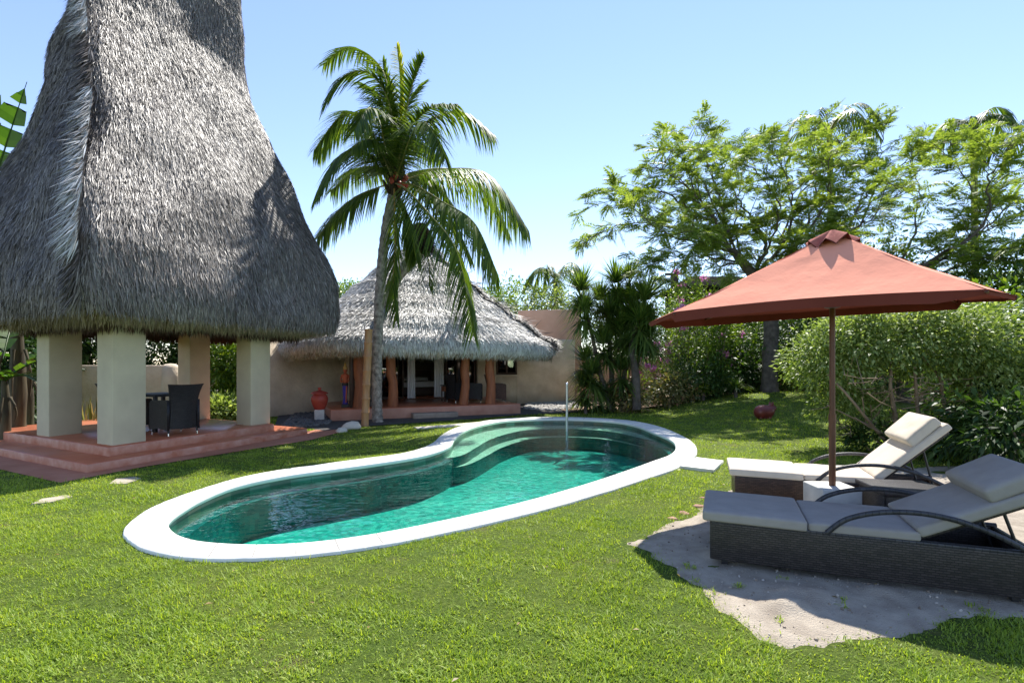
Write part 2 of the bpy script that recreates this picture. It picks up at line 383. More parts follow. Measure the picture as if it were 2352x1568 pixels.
M['dark_roof'] = simple('dark_roof_thatch', (.03, .027, .024), (.012, .012, .012), 4, 1, .5, 20, spec=.0)
# foliage
M['palm_leaf'] = leafmat('coconut_leaflet', [(.03, .062, .014), (.06, .11, .02), (.11, .17, .03), (.21, .26, .045)], .38, (1.8, 1.8, .55), .48, .28)
M['palm_yellow'] = leafmat('young_spear_leaflet', [(.22, .26, .03), (.34, .36, .04), (.48, .45, .07)], .45, (1.3, 1.3, .6), .4, .4)
M['rachis'] = simple('frond_rib', (.36, .33, .10), (.22, .20, .06), 3, .5)
M['rachis_orange'] = simple('old_frond_rib', (.50, .30, .07), (.38, .2, .04), 3, .5)
M['feather'] = leafmat('feathery_leaflet', [(.085, .135, .025), (.165, .245, .05), (.25, .335, .08), (.38, .44, .13)], .48, (1.5, 1.45, .55), .5, .3)
M['shrub'] = leafmat('variegated_leaf', [(.06, .095, .022), (.14, .205, .048), (.31, .39, .125), (.56, .61, .30)], .38, (1.4, 1.45, .6), .5, .35)
M['dark_leaf'] = leafmat('glossy_dark_leaf', [(.012, .032, .010), (.026, .06, .014), (.05, .10, .02), (.095, .16, .03)], .22, (1.8, 1.9, .6), .5, .28)
M['bright_leaf'] = leafmat('bright_leaf', [(.04, .085, .012), (.09, .165, .02), (.17, .26, .03), (.30, .36, .05)], .34, (1.5, 1.5, .5), .45, .4)
M['strap'] = leafmat('strap_leaf', [(.03, .058, .016), (.07, .12, .025), (.13, .19, .04), (.24, .30, .075)], .36, (1.8, 1.9, .6), .4, .5)
M['strap_young'] = leafmat('young_strap_leaf', [(.10, .17, .02), (.18, .27, .03), (.28, .36, .05)], .42, (1.4, 1.4, .5), .4, .4)
M['banana'] = leafmat('banana_leaf', [(.03, .075, .015), (.055, .12, .02), (.09, .17, .025)], .45, (2.0, 2.1, .6), .4, .4)
M['banana_stem'] = simple('banana_stem', (.10, .085, .04), (.035, .025, .013), 3, .8, .3, 12, vscale=(4, 4, .6))
M['flower'] = leafmat('bougainvillea_bract', [(.55, .18, .42), (.70, .32, .58), (.82, .50, .70)], .4, (1.2, 1.0, 1.2), .6, .2)
M['croton'] = leafmat('mixed_croton_leaf', [(.03, .06, .012), (.10, .12, .03), (.30, .30, .12), (.38, .16, .11)], .3, (1.5, 1.4, .7), .4, .4)

# ------------------------------------------------------------------ vegetation generators (numpy)
def kites(P, D, Nn, L, W, fold=.0, sag=.0):
    """one four-sided leaf per row: base P, direction D, face normal Nn"""
    P = np.asarray(P); D = nrm(D); S = nrm(np.cross(D, Nn)); Nn = np.cross(S, D)
    L = np.broadcast_to(np.asarray(L, float), (len(P),))[:, None]; W = np.broadcast_to(np.asarray(W, float), (len(P),))[:, None]
    mid = P + D*L*.45
    a = mid + S*W*.5 + Nn*L*fold; b = mid - S*W*.5 + Nn*L*fold
    tip = P + D*L + np.array([0, 0, -1.])*L*sag
    V = np.stack([P, a, tip, b], 1).reshape(-1, 3); F = np.arange(len(P)*4).reshape(-1, 4)
    return V, F
def straps(P, D, L, W, droop=.4, seg=3, twist=None):
    """long narrow leaves that arch under their weight"""
    P = np.asarray(P, float); D = nrm(D); n = len(P)
    L = np.broadcast_to(np.asarray(L, float), (n,))[:, None]; W = np.broadcast_to(np.asarray(W, float), (n,))[:, None]
    S = np.cross(D, np.array([0, 0, 1.])+rng.normal(scale=.05, size=(n, 3))); S = nrm(S)
    rows = []
    for i in range(seg+1):
        t = i/seg; c = P + D*L*t + np.array([0, 0, -1.])*L*droop*t*t
        w = W*.5*(1-.1*t if t < .5 else (1-t)*1.9+.0) if i < seg else W*.02
        rows.append(c+S*w); rows.append(c-S*w)
    V = np.stack(rows, 1).reshape(-1, 3); k = 2*(seg+1)
    base = (np.arange(n)*k)[:, None]
    F = np.concatenate([base+np.array([2*i, 2*i+1, 2*i+3, 2*i+2]) for i in range(seg)], 0)
    return V, F
def sph(n):
    v = rng.normal(size=(n, 3)); return nrm(v)
def leaf_cloud(mb, c, rad, n_clump, per, L, W, m=0, clump_r=.3, shell=.45, down=.2, seed_dirs=None, flat=0, lo=-1):
    """foliage in clumps scattered through an ellipsoid, uneven outline"""
    c = np.asarray(c, float); rad = np.asarray(rad, float)
    d = sph(n_clump*3); d = d[d[:, 2] > lo][:n_clump]
    lump = 1 + .22*np.sin(d[:, 0]*4+c[0]) * np.cos(d[:, 1]*5+c[1]) + .16*np.sin(d[:, 2]*7+c[2]*3+d[:,0]*6)
    r = (shell + (1-shell)*rng.random(len(d))**.6)*lump
    cc = c + d*r[:, None]*rad
    k = len(cc)
    off = sph(k*per)*(rng.random((k*per, 1))**.5)*clump_r
    P = np.repeat(cc, per, 0)+off
    D = nrm(off/clump_r*.8 + np.repeat(d, per, 0)*.7 + np.array([0, 0, -down]) + rng.normal(scale=.45, size=off.shape))
    Nn = nrm(np.array([0, 0, 1.]) + rng.normal(scale=.55, size=off.shape) + .3*np.repeat(d, per, 0))
    l = L*(.6+.8*rng.random(len(P))); V, F = kites(P, D, Nn, l, W/L*l, .06, .08)
    mb.add(V, F, m); return cc
def bush(name, base, size, label, cat, mats, L, W, n_clump=160, per=14, group=None, stems=5, flowers=0, clump_r=.3, shell=.4, stem_mat=None, lo=-.75, zc=.55, down=.2, stem_name='stem', srad=.025):
    base = np.asarray(base, float); rad = np.array([size[0]/2, size[1]/2, size[2]*(1-zc*.9)])
    c = base+np.array([0, 0, size[2]-rad[2]])
    root = empty(name, base, label, cat, group)
    mb = MB(); cc = leaf_cloud(mb, c, rad, n_clump, per, L, W, 0, clump_r, shell, down, lo=lo)
    if flowers:
        front = cc[cc[:, 1] < c[1]+.1*size[1]]; outer = front[rng.choice(len(front), min(flowers, len(front)), replace=False)]
        outer = c+(outer-c)*1.12
        for q_ in outer:
            P = q_+sph(40)*np.array([.2, .16, .13])*rng.random((40, 1))**.5; fmb = MB()
            V, Fq = kites(P, sph(40), sph(40), .10, .10, .1); fmb.add(V, Fq); fmb.build('flower_cluster', M['flower'], root)
    mb.build('foliage', mats, root)
    if stems:
        for i in range(stems):
            sm = MB()
            tgt = cc[rng.integers(len(cc))]; b = base+np.append(rng.normal(scale=.08*size[0], size=2), -.05)
            mid = (b+tgt)/2+rng.normal(scale=.1, size=3)
            sm.tube(catmull([b, mid, tgt], 4), [srad, srad*.35], 6)
            sm.build(stem_name, stem_mat or M['bark_pale'], root, True)
    return root
def rosette(mb, c, n, L, W, up=.2, droop=.45, m=0, axis=(0, 0, 1.), spread=1.0):
    axis = nrm(np.array(axis)); d = sph(n*3); e = d @ axis; d = d[e > -.25][:n]
    D = nrm(d*spread + axis*up); k = len(D)
    l = L*(.7+.5*rng.random(k))
    V, F = straps(np.asarray(c)+D*.03, D, l, W, droop*(1-np.clip(D[:, 2:3], 0, 1)*.7).ravel()[:, None] if False else droop, 3)
    mb.add(V, F, m)
def frond(pts, n_leaf=46, leafL=.62, leafW=.042, mat=None, rmat=None, parent=None, name='frond', fill=.35, wind=(-.25, 0, 0), stiff=.35, rr=.028):
    """pinnate palm frond along a 3-D curve: rib plus hanging leaflets, one mesh with two materials"""
    R = catmull(pts, 12); seg = np.linalg.norm(np.diff(R, axis=0), axis=1); s = np.concatenate([[0], np.cumsum(seg)]); s /= s[-1]
    t = np.linspace(.16, .995, n_leaf); Pc = np.stack([np.interp(t, s, R[:, i]) for i in range(3)], 1)
    T = nrm(np.stack([np.interp(t+.01, s, R[:, i])-np.interp(t-.02, s, R[:, i]) for i in range(3)], 1))
    side = np.cross(T, np.array([0, 0, 1.])); bad = np.linalg.norm(side, axis=1) < .25; side[bad] = np.array([.8, -.6, 0]); side = nrm(side)
    mb = MB(); mb.tube(R, [rr, rr*.6, rr*.18], 5, 1)
    up = np.cross(side, T)
    for sg in (1, -1):
        D = T*(.55+.5*t[:, None]) + sg*side*(1.0) + up*.25*stiff + np.array([0, 0, -1.])*(1-stiff)*.55 + np.array(wind) + rng.normal(scale=.10, size=T.shape)
        L = leafL*(.55+.9*np.sin(np.clip(t*PI*.92+.25, 0, PI))**.8*.75)*(.85+.3*rng.random(n_leaf)); L[-4:] *= .7
        V, Fq = straps(Pc, D, L, leafW*(.8+.4*rng.random(n_leaf)), .55*(1-stiff)+.15, 3); mb.add(V, Fq, 0)
    return mb.build(name, [mat or M['palm_leaf'], rmat or M['rachis']], parent)

# ================================================================== POOL
def Z8(x, y): return G(257.9+.603*x, 902.6+.603*y, .05)
PAIRS = [(40,520,200,490),(75,560,215,515),(150,592,260,542),(300,617,350,561),(500,619,520,571),(700,609,700,566),(900,586,880,548),
 (1100,555,1070,518),(1300,515,1260,480),(1500,470,1450,438),(1700,420,1640,390),(1900,362,1820,338),(2050,313,1960,292),(2150,280,2060,256),
 (2205,250,2125,232),(2228,215,2151,205),(2205,178,2135,175),(2130,140,2060,144),(2050,115,1980,125),(1950,99,1900,112),(1800,90,1790,104),
 (1650,88,1660,102),(1500,93,1530,110),(1400,106,1440,123),(1310,128,1360,143),(1255,155,1310,168),(1225,182,1285,195),(1180,204,1230,219),
 (1100,225,1140,240),(950,245,980,264),(800,265,830,284),(650,285,680,304),(500,312,540,329),(380,345,430,357),(250,387,330,398),(150,427,260,437),(75,475,215,468)]
out_c = np.array([Z8(a, b) for a, b, _, _ in PAIRS]); inn_c = np.array([Z8(c, d) for _, _, c, d in PAIRS])
# keep the far coping a believable width
for i in range(len(PAIRS)):
    w = np.linalg.norm(out_c[i]-inn_c[i])
    if w > .62: inn_c[i] = out_c[i]+(inn_c[i]-out_c[i])*.62/w
out_c = catmull(out_c, 6, True); out_c[:, :2] += rng.normal(scale=.003, size=(len(out_c), 2)); inn_c = catmull(inn_c, 6, True)
if sum(out_c[i][0]*out_c[(i+1) % len(out_c)][1]-out_c[(i+1) % len(out_c)][0]*out_c[i][1] for i in range(len(out_c))) < 0:
    out_c = out_c[::-1]; inn_c = inn_c[::-1]
def atz(c, z): return np.column_stack([c[:, :2], np.full(len(c), z)])
ZC, ZW, ZF = .035, -.085, -.70
ctr = np.array([inn_c[:, 0].mean(), inn_c[:, 1].mean(), 0])
pool = empty('swimming_pool', ctr, 'kidney shaped pool of green water with a wide white stone rim', 'swimming pool')
mb = MB(); lip = inn_c + nrm(inn_c-out_c)*np.array([1, 1, 0])*.03
mb.loft([atz(out_c, -.05), atz(out_c, ZC-.015), atz(out_c+nrm(inn_c-out_c)*.015, ZC), atz(lip-nrm(inn_c-out_c)*.015, ZC), atz(lip, ZC-.015), atz(lip, ZC-.06), atz(inn_c, ZC-.06)])
n = len(out_c)
for i in range(0, n, 5):          # joints between the stones, 2 mm proud
    a = out_c[i]; b = lip[i]; dv = nrm(b-a); t = np.array([-dv[1], dv[0], 0])*.0055
    a = a+dv*.02; b = b-dv*.02; q = np.array([a+t, b+t, b-t, a-t]); q[:, 2] = ZC+.002
    mb.add(q, [[0, 1, 2, 3]], 1)
mb.build('coping', [M['coping'], simple('joint_grout', (.34, .32, .28), (.22, .21, .19), 4, .9)], pool)
# tile band with its own UVs, then the basin
def strip_uv(name, ca, cb, mat, parent):
    b = MB(); b.loft([ca, cb]); o = b.build(name, mat, parent); L = np.concatenate([[0], np.cumsum(np.linalg.norm(np.diff(np.vstack([ca, ca[:1]]), axis=0), axis=1))])
    uv = o.data.uv_layers.new(name='UVMap'); nn = len(ca); h = abs(ca[0][2]-cb[0][2])
    for p in o.data.polygons:
        vs = [o.data.loops[l].vertex_index for l in p.loop_indices]
        cols = [v % nn for v in vs]; wrap = max(cols)-min(cols) > 1
        for l, v in zip(p.loop_indices, vs):
            j = v % nn; jj = nn if (wrap and j == 0) else j
            uv.data[l].uv = (L[jj], h if v < nn else 0)
    return o
strip_uv('waterline_tiles', atz(inn_c, ZC-.06), atz(inn_c, -.20), M['band'], pool)
led = inn_c+nrm(inn_c-out_c)*np.array([1, 1, 0])*.16
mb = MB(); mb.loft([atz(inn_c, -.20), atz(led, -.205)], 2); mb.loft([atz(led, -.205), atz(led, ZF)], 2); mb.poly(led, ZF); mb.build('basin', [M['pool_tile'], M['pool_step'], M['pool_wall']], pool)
i0 = np.argmin(np.linalg.norm(inn_c[:, :2]-Z8(2060, 144)[:2], axis=1)); i1 = np.argmin(np.linalg.norm(inn_c[:, :2]-Z8(1275, 205)[:2], axis=1))
arc = inn_c[i0:i1+1] if i0 < i1 else inn_c[i1:i0+1]
def shelf(w, z):
    tt = np.linspace(0, 1, len(arc)); T = nrm(np.gradient(arc, axis=0)); Nn = np.stack([-T[:, 1], T[:, 0], T[:, 2]*0], 1)
    ins = arc+Nn*(w*np.sin(np.clip(tt, .0, 1)*PI)**.6)[:, None]
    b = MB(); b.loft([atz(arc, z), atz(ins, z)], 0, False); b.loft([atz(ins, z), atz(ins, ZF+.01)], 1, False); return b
shelf(.8, -.17).build('step', [M['pool_step'], M['pool_wall']], pool); shelf(1.15, -.36).build('step', [M['pool_step'], M['pool_wall']], pool)  # risers take the wall mosaic with its painted-in shade
mb = MB(); mb.poly(inn_c, ZW); tag(mb.build('pool_water', M['water']), kind='structure')
# steel post standing at the pool's far end
p = G(1302, 985, -.02); top = U(1302, 880, p[1]); rail = empty('pool_post', (p[0], p[1], -.3), 'slim pale steel post rising out of the water at the far end of the pool', 'post')
mb = MB(); mb.tube([[p[0], p[1], -.3], [p[0], p[1], top[2]]], .032, 12); mb.build('shaft', M['steel'], rail, True)
mb = MB(); mb.lathe([(.0, top[2]+.02), (.03, top[2]+.015), (.035, top[2]-.01), (.035, top[2]-.03)], (p[0], p[1], 0), 14); mb.build('cap', M['chrome'], rail, True)

# ================================================================== GROUND
sand_px = [(1428,1247),(1480,1222),(1530,1196),(1575,1180),(1600,1166),(1640,1140),(1690,1112),(1760,1095),(1900,1082),(2100,1072),(2352,1062)]
sand_poly = [G(*q)[:2] for q in sand_px] + [np.array([9.0, 7.4]), np.array([9.0, 4.0]), np.array([5.5, 3.0])] + [G(*q)[:2] for q in [(2352,1424),(2200,1444),(2050,1482),(1900,1497),(1800,1499),(1750,1478),(1690,1440),(1640,1400),(1590,1350),(1530,1305),(1480,1272)]]
# pavilion directions
u1 = nrm(np.array([.32, .947, 0])); u2 = nrm(np.array([-.88, .475, 0]))
A = G(199, 1087.6); B = A+u1*4.75; Cc = A+u2*3.95; Dd = B+u2*3.95
path_poly = [G(138,1110)[:2], G(330,1073)[:2], G(518,1042)[:2], G(714,1011)[:2], G(800,988)[:2], G(745,984)[:2], (B+u2*.3)[:2], (Dd)[:2], (Dd+u2*1.2)[:2], (Cc+u2*1.6)[:2], G(-160,1062)[:2], G(0,1079)[:2]]
gravel_poly = [G(745,990)[:2], G(800,984)[:2], G(860,978)[:2], G(960,972)[:2], G(1100,962)[:2], G(1200,953)[:2], G(1330,947)[:2], G(1360,925)[:2], np.array([3.0, 24.]), G(700,922)[:2], G(690,940)[:2], G(640,955)[:2], G(628,985)[:2], G(700,983)[:2]]
bed_px = [(1300,948),(1420,944),(1520,940),(1640,943),(1700,936),(1740,925)]
bed_poly = [G(*q)[:2] for q in bed_px]+[np.array([16, 24.]), np.array([16, 45.]), np.array([0, 45.])]
GX0, GX1, GY0, GY1, GS = -15., 15., .6, 27., .15
gx = np.arange(GX0, GX1+.01, GS); gy = np.arange(GY0, GY1+.01, GS); XX, YY = np.meshgrid(gx, gy); nx = len(gx)
ZZ = terrain(XX, YY)*sstep(np.minimum.reduce([XX-GX0, GX1-XX, YY-GY0, GY1-YY]), 0, 1.5)
ins = in_poly(XX, YY, inn_c[::3]); idx = np.arange(XX.size).reshape(XX.shape)
q = np.stack([idx[:-1, :-1], idx[:-1, 1:], idx[1:, 1:], idx[1:, :-1]], -1).reshape(-1, 4)
bad = ins.ravel()[q].any(1)
mb = MB(); mb.add(np.stack([XX, YY, ZZ], -1).reshape(-1, 3), q[~bad])
R = 600.
for x0, x1, y0, y1 in ((-R, R, GY1, R), (-R, R, -R, GY0), (-R, GX0, GY0, GY1), (GX1, R, GY0, GY1)):
    mb.add([[x0, y0, 0], [x1, y0, 0], [x1, y1, 0], [x0, y1, 0]], [[0, 1, 2, 3]])
tag(mb.build('lawn', M['lawn'], smooth=True), kind='structure')
# sand: a fine, trampled sheet
def sand_dist(x, y):
    dd = np.full(np.shape(x), 9.)
    for i in range(len(sand_poly)):
        a_, b_ = sand_poly[i], sand_poly[(i+1) % len(sand_poly)]; ab = b_-a_; t_ = np.clip(((x-a_[0])*ab[0]+(y-a_[1])*ab[1])/(ab @ ab), 0, 1)
        dd = np.minimum(dd, np.hypot(x-a_[0]-ab[0]*t_, y-a_[1]-ab[1]*t_))
    dd = np.where(in_poly(x, y, sand_poly), dd, -dd)
    return dd+.025*np.sin(x*7+y*3)+.018*np.sin(y*13-x*9)+.02*np.sin(x*31)*np.sin(y*27)
s = .04; sp = np.array(sand_poly); gx2 = np.arange(sp[:, 0].min()-.3, sp[:, 0].max()+.3, s); gy2 = np.arange(sp[:, 1].min()-.3, sp[:, 1].max()+.3, s); X2, Y2 = np.meshgrid(gx2, gy2)
wob = .05*np.sin(X2*9)+.04*np.sin(Y2*11+X2*5)
inside = in_poly(X2+wob, Y2+wob, sand_poly)
Z2 = .012+terrain(X2, Y2)*.98
for k in range(150):
    cx, cy = rng.uniform(sp[:, 0].min(), sp[:, 0].max()), rng.uniform(sp[:, 1].min(), sp[:, 1].max()); r = rng.uniform(.07, .26)
    Z2 = Z2+rng.uniform(-.06, .055)*np.exp(-(((X2-cx)/r)**2+((Y2-cy)/(r*.7))**2))
dist = sand_dist(X2, Y2)
Z2 = (Z2+.006*rng.normal(size=Z2.shape)*.4); Z2 = np.where(Z2 < .012, .012-.35*(.012-Z2), Z2)*sstep(dist, -.02, .22)+np.where(dist < .0, -.03, 0)*sstep(-dist, 0, .08)-.012*sstep(-dist, -.10, .0)
idx = np.arange(X2.size).reshape(X2.shape)
q = np.stack([idx[:-1, :-1], idx[:-1, 1:], idx[1:, 1:], idx[1:, :-1]], -1).reshape(-1, 4); q = q[(dist > -.12).ravel()[q].all(1)]
mb = MB(); mb.add(np.stack([X2, Y2, Z2], -1).reshape(-1, 3), q); tag(mb.build('sand', M['sand'], smooth=True), kind='structure')
mb = MB(); mb.poly(path_poly, .012); tag(mb.build('path', M['path']), kind='structure')
mb = MB(); mb.poly(gravel_poly, .018); tag(mb.build('gravel_bed', M['gravel']), kind='structure')
mb = MB(); bp_ = np.array([[q[0], q[1], float(terrain(q[0], q[1]))+.035] for q in bed_poly]); mb.poly(bp_); tag(mb.build('planting_bed', M['soil']), kind='structure')

# grass
def grass(name):
    mb = MB(); cp = [c[:2] for c in out_c[::3]]
    def scatter(d0, d1, dens, L, W, xr, seg):
        n = int(dens*(d1-d0)*(xr[1]-xr[0]) if xr else dens*(d1*d1-d0*d0)*1.12)
        if xr: y = rng.uniform(d0, d1, n); x = rng.uniform(xr[0], xr[1], n)
        else: y = np.sqrt(rng.uniform(d0*d0, d1*d1, n)); x = y*rng.uniform(-1.12, 1.12, n)
        # natural clumping
        cl = .5+.5*np.sin(x*5.1+np.sin(y*3.7)*1.3)*np.sin(y*4.3+np.sin(x*2.9)*1.7)
        cl = np.clip(cl+.35*np.sin(x*17+y*5)*np.sin(y*19-x*7), 0, 1); keep = rng.random(n) < .35+.65*cl
        js = np.where(rng.random(n) < .22, .13, .04); wx = x+rng.normal(size=n)*js; wy = y+rng.normal(size=n)*js
        sd_ = sand_dist(wx, wy)
        keep &= ~in_poly(x, y, cp) & (sd_ < .16*rng.random(n)**2.2) & ~in_poly(x, y, path_poly) & ~in_poly(x, y, gravel_poly) & ~in_poly(x, y, bed_poly)
        for st in stones: keep &= ~in_poly(x, y, st)
        keep &= ~in_poly(x, y, [(A+u2*9)[:2], A[:2], B[:2], (B+u2*9)[:2]])
        x, y, cl = x[keep], y[keep], cl[keep]; n = len(x)
        P = np.stack([x, y, terrain(x, y)-.004], 1)
        th = rng.uniform(0, 2*PI, n); lean = rng.uniform(.15, 1.15, n)
        D = np.stack([np.cos(th)*lean, np.sin(th)*lean, np.ones(n)], 1)
        l = L*(.5+.9*rng.random(n))*(.6+.75*cl); l[rng.random(n) < .018] *= 2.3
        w = W*(.7+.7*rng.random(n))
        V, Fq = straps(P, D, l, w, .35, seg); mb.add(V, Fq)
    scatter(1.9, 3.4, 13500, .038, .0047, None, 2)
    scatter(3.4, 6.0, 9500, .042, .0066, None, 1)
    scatter(6.0, 10., 4200, .046, .0095, None, 1)
    scatter(10., 16.5, 1300, .052, .014, (-9, 11), 1)
    scatter(16.5, 22., 300, .06, .024, (-7, 12), 1)
    for k in range(150):                                   # longer tufts and weeds
        ty = rng.uniform(2.1, 7.5); tx = ty*rng.uniform(-1.05, .55)
        m_ = rng.integers(14, 40); x = tx+rng.normal(scale=.05, size=m_); y = ty+rng.normal(scale=.05, size=m_)
        ok = ~in_poly(x, y, cp) & (sand_dist(x, y) < 0) & ~in_poly(x, y, path_poly); x, y = x[ok], y[ok]
        if len(x) < 4: continue
        th = rng.uniform(0, 2*PI, len(x)); ln_ = rng.uniform(.2, 1.4, len(x)); D = np.stack([np.cos(th)*ln_, np.sin(th)*ln_, np.ones(len(x))], 1)
        V, Fq = straps(np.stack([x, y, terrain(x, y)-.004], 1), D, rng.uniform(.05, .125, len(x)), .0055, .5, 3); mb.add(V, Fq)
    return mb
stones = []
def slab(px, label, name='stepping_stone', mat='lawn_stone', h=.012, group=None):
    pts = np.array([G(*q) for q in px]); pts[:, 2] += terrain(pts[:, 0], pts[:, 1]); c = pts.mean(0); stones.append([(c+(q-c)*.72)[:2] for q in pts])
    b = MB(); b.prism(pts, c[2]-.03, c[2]+h); o = b.build(name, M[mat], None); tag(o, label, 'paving stone', group)
    return o
slab([(72,1159),(95,1147),(150,1138),(166,1141),(120,1154)], 'pale stone slab in the lawn, the left one below the pavilion steps', group='stepping stones')
slab([(250,1112),(268,1100),(310,1096),(324,1100),(290,1112)], 'worn stone slab in the lawn close to the pavilion steps', group='stepping stones')
slab([(1560,1076),(1600,1056),(1662,1064),(1640,1086)], 'white paving slab joined to the right-hand end of the pool rim', 'paving_slab', 'coping', .05)
slab([(1100,975),(1030,981),(960,986),(950,983),(1030,977),(1098,971)], 'thin pale stone edging on the grass below the terrace', 'edging_stone', 'white_stone', .03)
g = grass('grass'); tag(g.build('grass', M['grass']), 'short green lawn grass around the pool', 'grass', kind='stuff')

n = 420; y = np.sqrt(rng.uniform(4, 400, n)); x = y*rng.uniform(-1.05, 1.05, n); k = ~in_poly(x, y, [c[:2] for c in out_c[::3]]) & ~in_poly(x, y, [(A+u2*9)[:2], A[:2], B[:2], (B+u2*9)[:2]]); x, y = x[k], y[k]
lm = MB(); V, Fq = kites(np.stack([x, y, terrain(x, y)+.035], 1), np.column_stack([rng.normal(size=(len(x), 2)), .15*rng.normal(size=len(x))]), np.array([0, 0, 1.])+rng.normal(scale=.25, size=(len(x), 3)), rng.uniform(.02, .055, len(x)), .016, .15)
lm.add(V, Fq); tag(lm.build('fallen_leaves', leafmat('dry_fallen_leaf', [(.12, .07, .03), (.28, .19, .08), (.42, .34, .14)], .2)), 'dry leaves fallen on the lawn', 'fallen leaves', kind='stuff')
# white pebbles right of the terrace, dark ones left of it
def pebbles(name, polys, n, mat, r, label, z=.02):
    bm = bmesh.new(); bmesh.ops.create_icosphere(bm, subdivisions=1, radius=1); Vb = np.array([v.co[:] for v in bm.verts]); Fb = np.array([[v.index for v in f.verts] for f in bm.faces]); bm.free()
    mb = MB(); pp = np.array(polys)
    x = rng.uniform(pp[:, 0].min(), pp[:, 0].max(), n*4); y = rng.uniform(pp[:, 1].min(), pp[:, 1].max(), n*4); k = in_poly(x, y, polys); x, y = x[k][:n], y[k][:n]
    sc = r*(.5+rng.random((len(x), 1, 3)))*np.array([1, 1, .6])
    V = (Vb[None]*sc)+np.stack([x, y, np.full(len(x), z)+rng.random(len(x))*.03], 1)[:, None]
    Fq = (Fb[None]+np.arange(len(x))[:, None, None]*len(Vb)).reshape(-1, 3); mb.add(V.reshape(-1, 3), Fq)
    tag(mb.build(name, mat, None, True), label, 'pebbles', kind='stuff')
pebbles('pebbles', [G(1198,940)[:2], G(1215,925)[:2], G(1330,923)[:2], G(1335,938)[:2], G(1270,944)[:2]], 900, M['pebble'], .065, 'bed of white pebbles beside the terrace')
pebbles('dark_pebbles', [G(640,985)[:2], G(690,942)[:2], G(700,925)[:2], G(760,928)[:2], G(757,975)[:2], G(700,983)[:2]], 2200, M['pebble_dark'], .055, 'bed of dark pebbles around the red jar')

gp_ = [np.array(q) for q in sand_poly]
bm = bmesh.new(); bmesh.ops.create_icosphere(bm, subdivisions=1, radius=1); Vb = np.array([v.co[:] for v in bm.verts]); Fb = np.array([[v.index for v in f.verts] for f in bm.faces]); bm.free()
mb = MB(); n = 1300; x = rng.uniform(.9, 4.2, n); y = rng.uniform(2.7, 5.2, n); k = sand_dist(x, y) > .03; x, y = x[k], y[k]
ix = np.clip(((x-gx2[0])/s).astype(int), 0, len(gx2)-1); iy = np.clip(((y-gy2[0])/s).astype(int), 0, len(gy2)-1)
sc = (.003+.009*rng.random((len(x), 1, 1))**3)*(.6+.8*rng.random((len(x), 1, 3)))
Vg = Vb[None]*sc+np.stack([x, y, Z2[iy, ix]+.003], 1)[:, None]
mb.add(Vg.reshape(-1, 3), (Fb[None]+np.arange(len(x))[:, None, None]*len(Vb)).reshape(-1, 3)); tag(mb.build('grit', leafmat('shell_grit', [(.10, .07, .05), (.3, .24, .18), (.6, .55, .48)], 0), None), 'scattered shell grit and crumbs on the sand in front of the near lounger', 'grit', kind='stuff')
# rocks
def rock(pos, r, label, mat='white_stone', group=None, sq=.6):
    bm = bmesh.new(); bmesh.ops.create_icosphere(bm, subdivisions=2, radius=1); b = MB()
    ph = rng.uniform(0, 6, 3)
    for v in bm.verts:
        v.co *= 1+.22*math.sin(v.co.x*3+ph[0])*math.cos(v.co.y*3+ph[1])+.1*math.sin(v.co.z*5+ph[2]); v.co = Vector((v.co.x*r*1.25, v.co.y*r, v.co.z*r*sq))
    b.bm(bm, np.array(pos)+np.array([0, 0, r*sq*.45]), Rz(rng.uniform(0, 3))); o = b.build('rock', M[mat], None, False); return tag(o, label, 'rock', group)
rock(G(808,984), .2, 'larger pale rock at the foot of the bamboo post', group='edging rocks'); rock(G(784,992), .13, 'smaller pale rock at the end of the terracotta path', group='edging rocks')
for i, (u, v, r, l) in enumerate([(1545,1190,.05,'flat reddish rock on the sand edge, farthest from the loungers'), (1572,1178,.06,'reddish broken rock in the middle of the sand edge'), (1604,1163,.065,'reddish rock touching the foot end of the front lounger'), (1618,1143,.05,'small reddish rock behind the foot of the front lounger')]):
    rock(G(u, v)-np.array([0, 0, .02]), r, l, 'rock_red', 'rocks by the loungers', .45)

# ================================================================== THATCHED PAVILION
ZD1, ZD2 = .145, .30
pav = empty('thatched_pavilion', A+(u1*2.4+u2*2), 'open pavilion with a tall steep grey thatched roof on four square cream columns', 'pavilion')
RP = np.stack([u1, u2, [0, 0, 1]], 1)
def pbox(c0, a0, a1, b0, b1, z0, z1, mats, name, bev=.012, label=None, seg=1):
    c = A+u1*(a0+a1)/2+u2*(b0+b1)/2; c[2] = (z0+z1)/2
    b = MB(); b.box(c, (a1-a0, b1-b0, z1-z0), RP, 0, bev, seg); return b
def stepblock(a1, b1, a0, b0, z0, z1, name):
    b = pbox(A, a0, a1, b0, b1, z0, z1, None, name, .014)
    o = b.build(name, [M['deck'], M['deck_edge']], pav)
    for p in o.data.polygons:
        if abs(p.normal.z) < .6: p.material_index = 1
    return o
stepblock(4.75, 5.6, 0, 0, -.05, ZD1, 'lower_step')
A2 = G(247, 1027.7, ZD2)
da, db = float((A2-A) @ u1), float((A2-A) @ u2)
stepblock(da+3.55, 5.4, da, db, ZD1-.02, ZD2, 'platform')
cols = [G(258,1023,ZD2), G(576,977,ZD2), G(112,1002.5,ZD2), None]
cols[3] = cols[1]+cols[2]-cols[0]
for i, c in enumerate(cols):
    b = MB(); w1, w2 = .56, .5
    cc = c+u1*w1/2+u2*w2/2; cc[2] = (ZD2+3.1)/2; b.box(cc, (w1, w2, 3.1-ZD2+.02), RP, 0, .015, 2); b.build('column', M['cream'], pav)
Cr = np.array([-7.14, 11.1, 0])
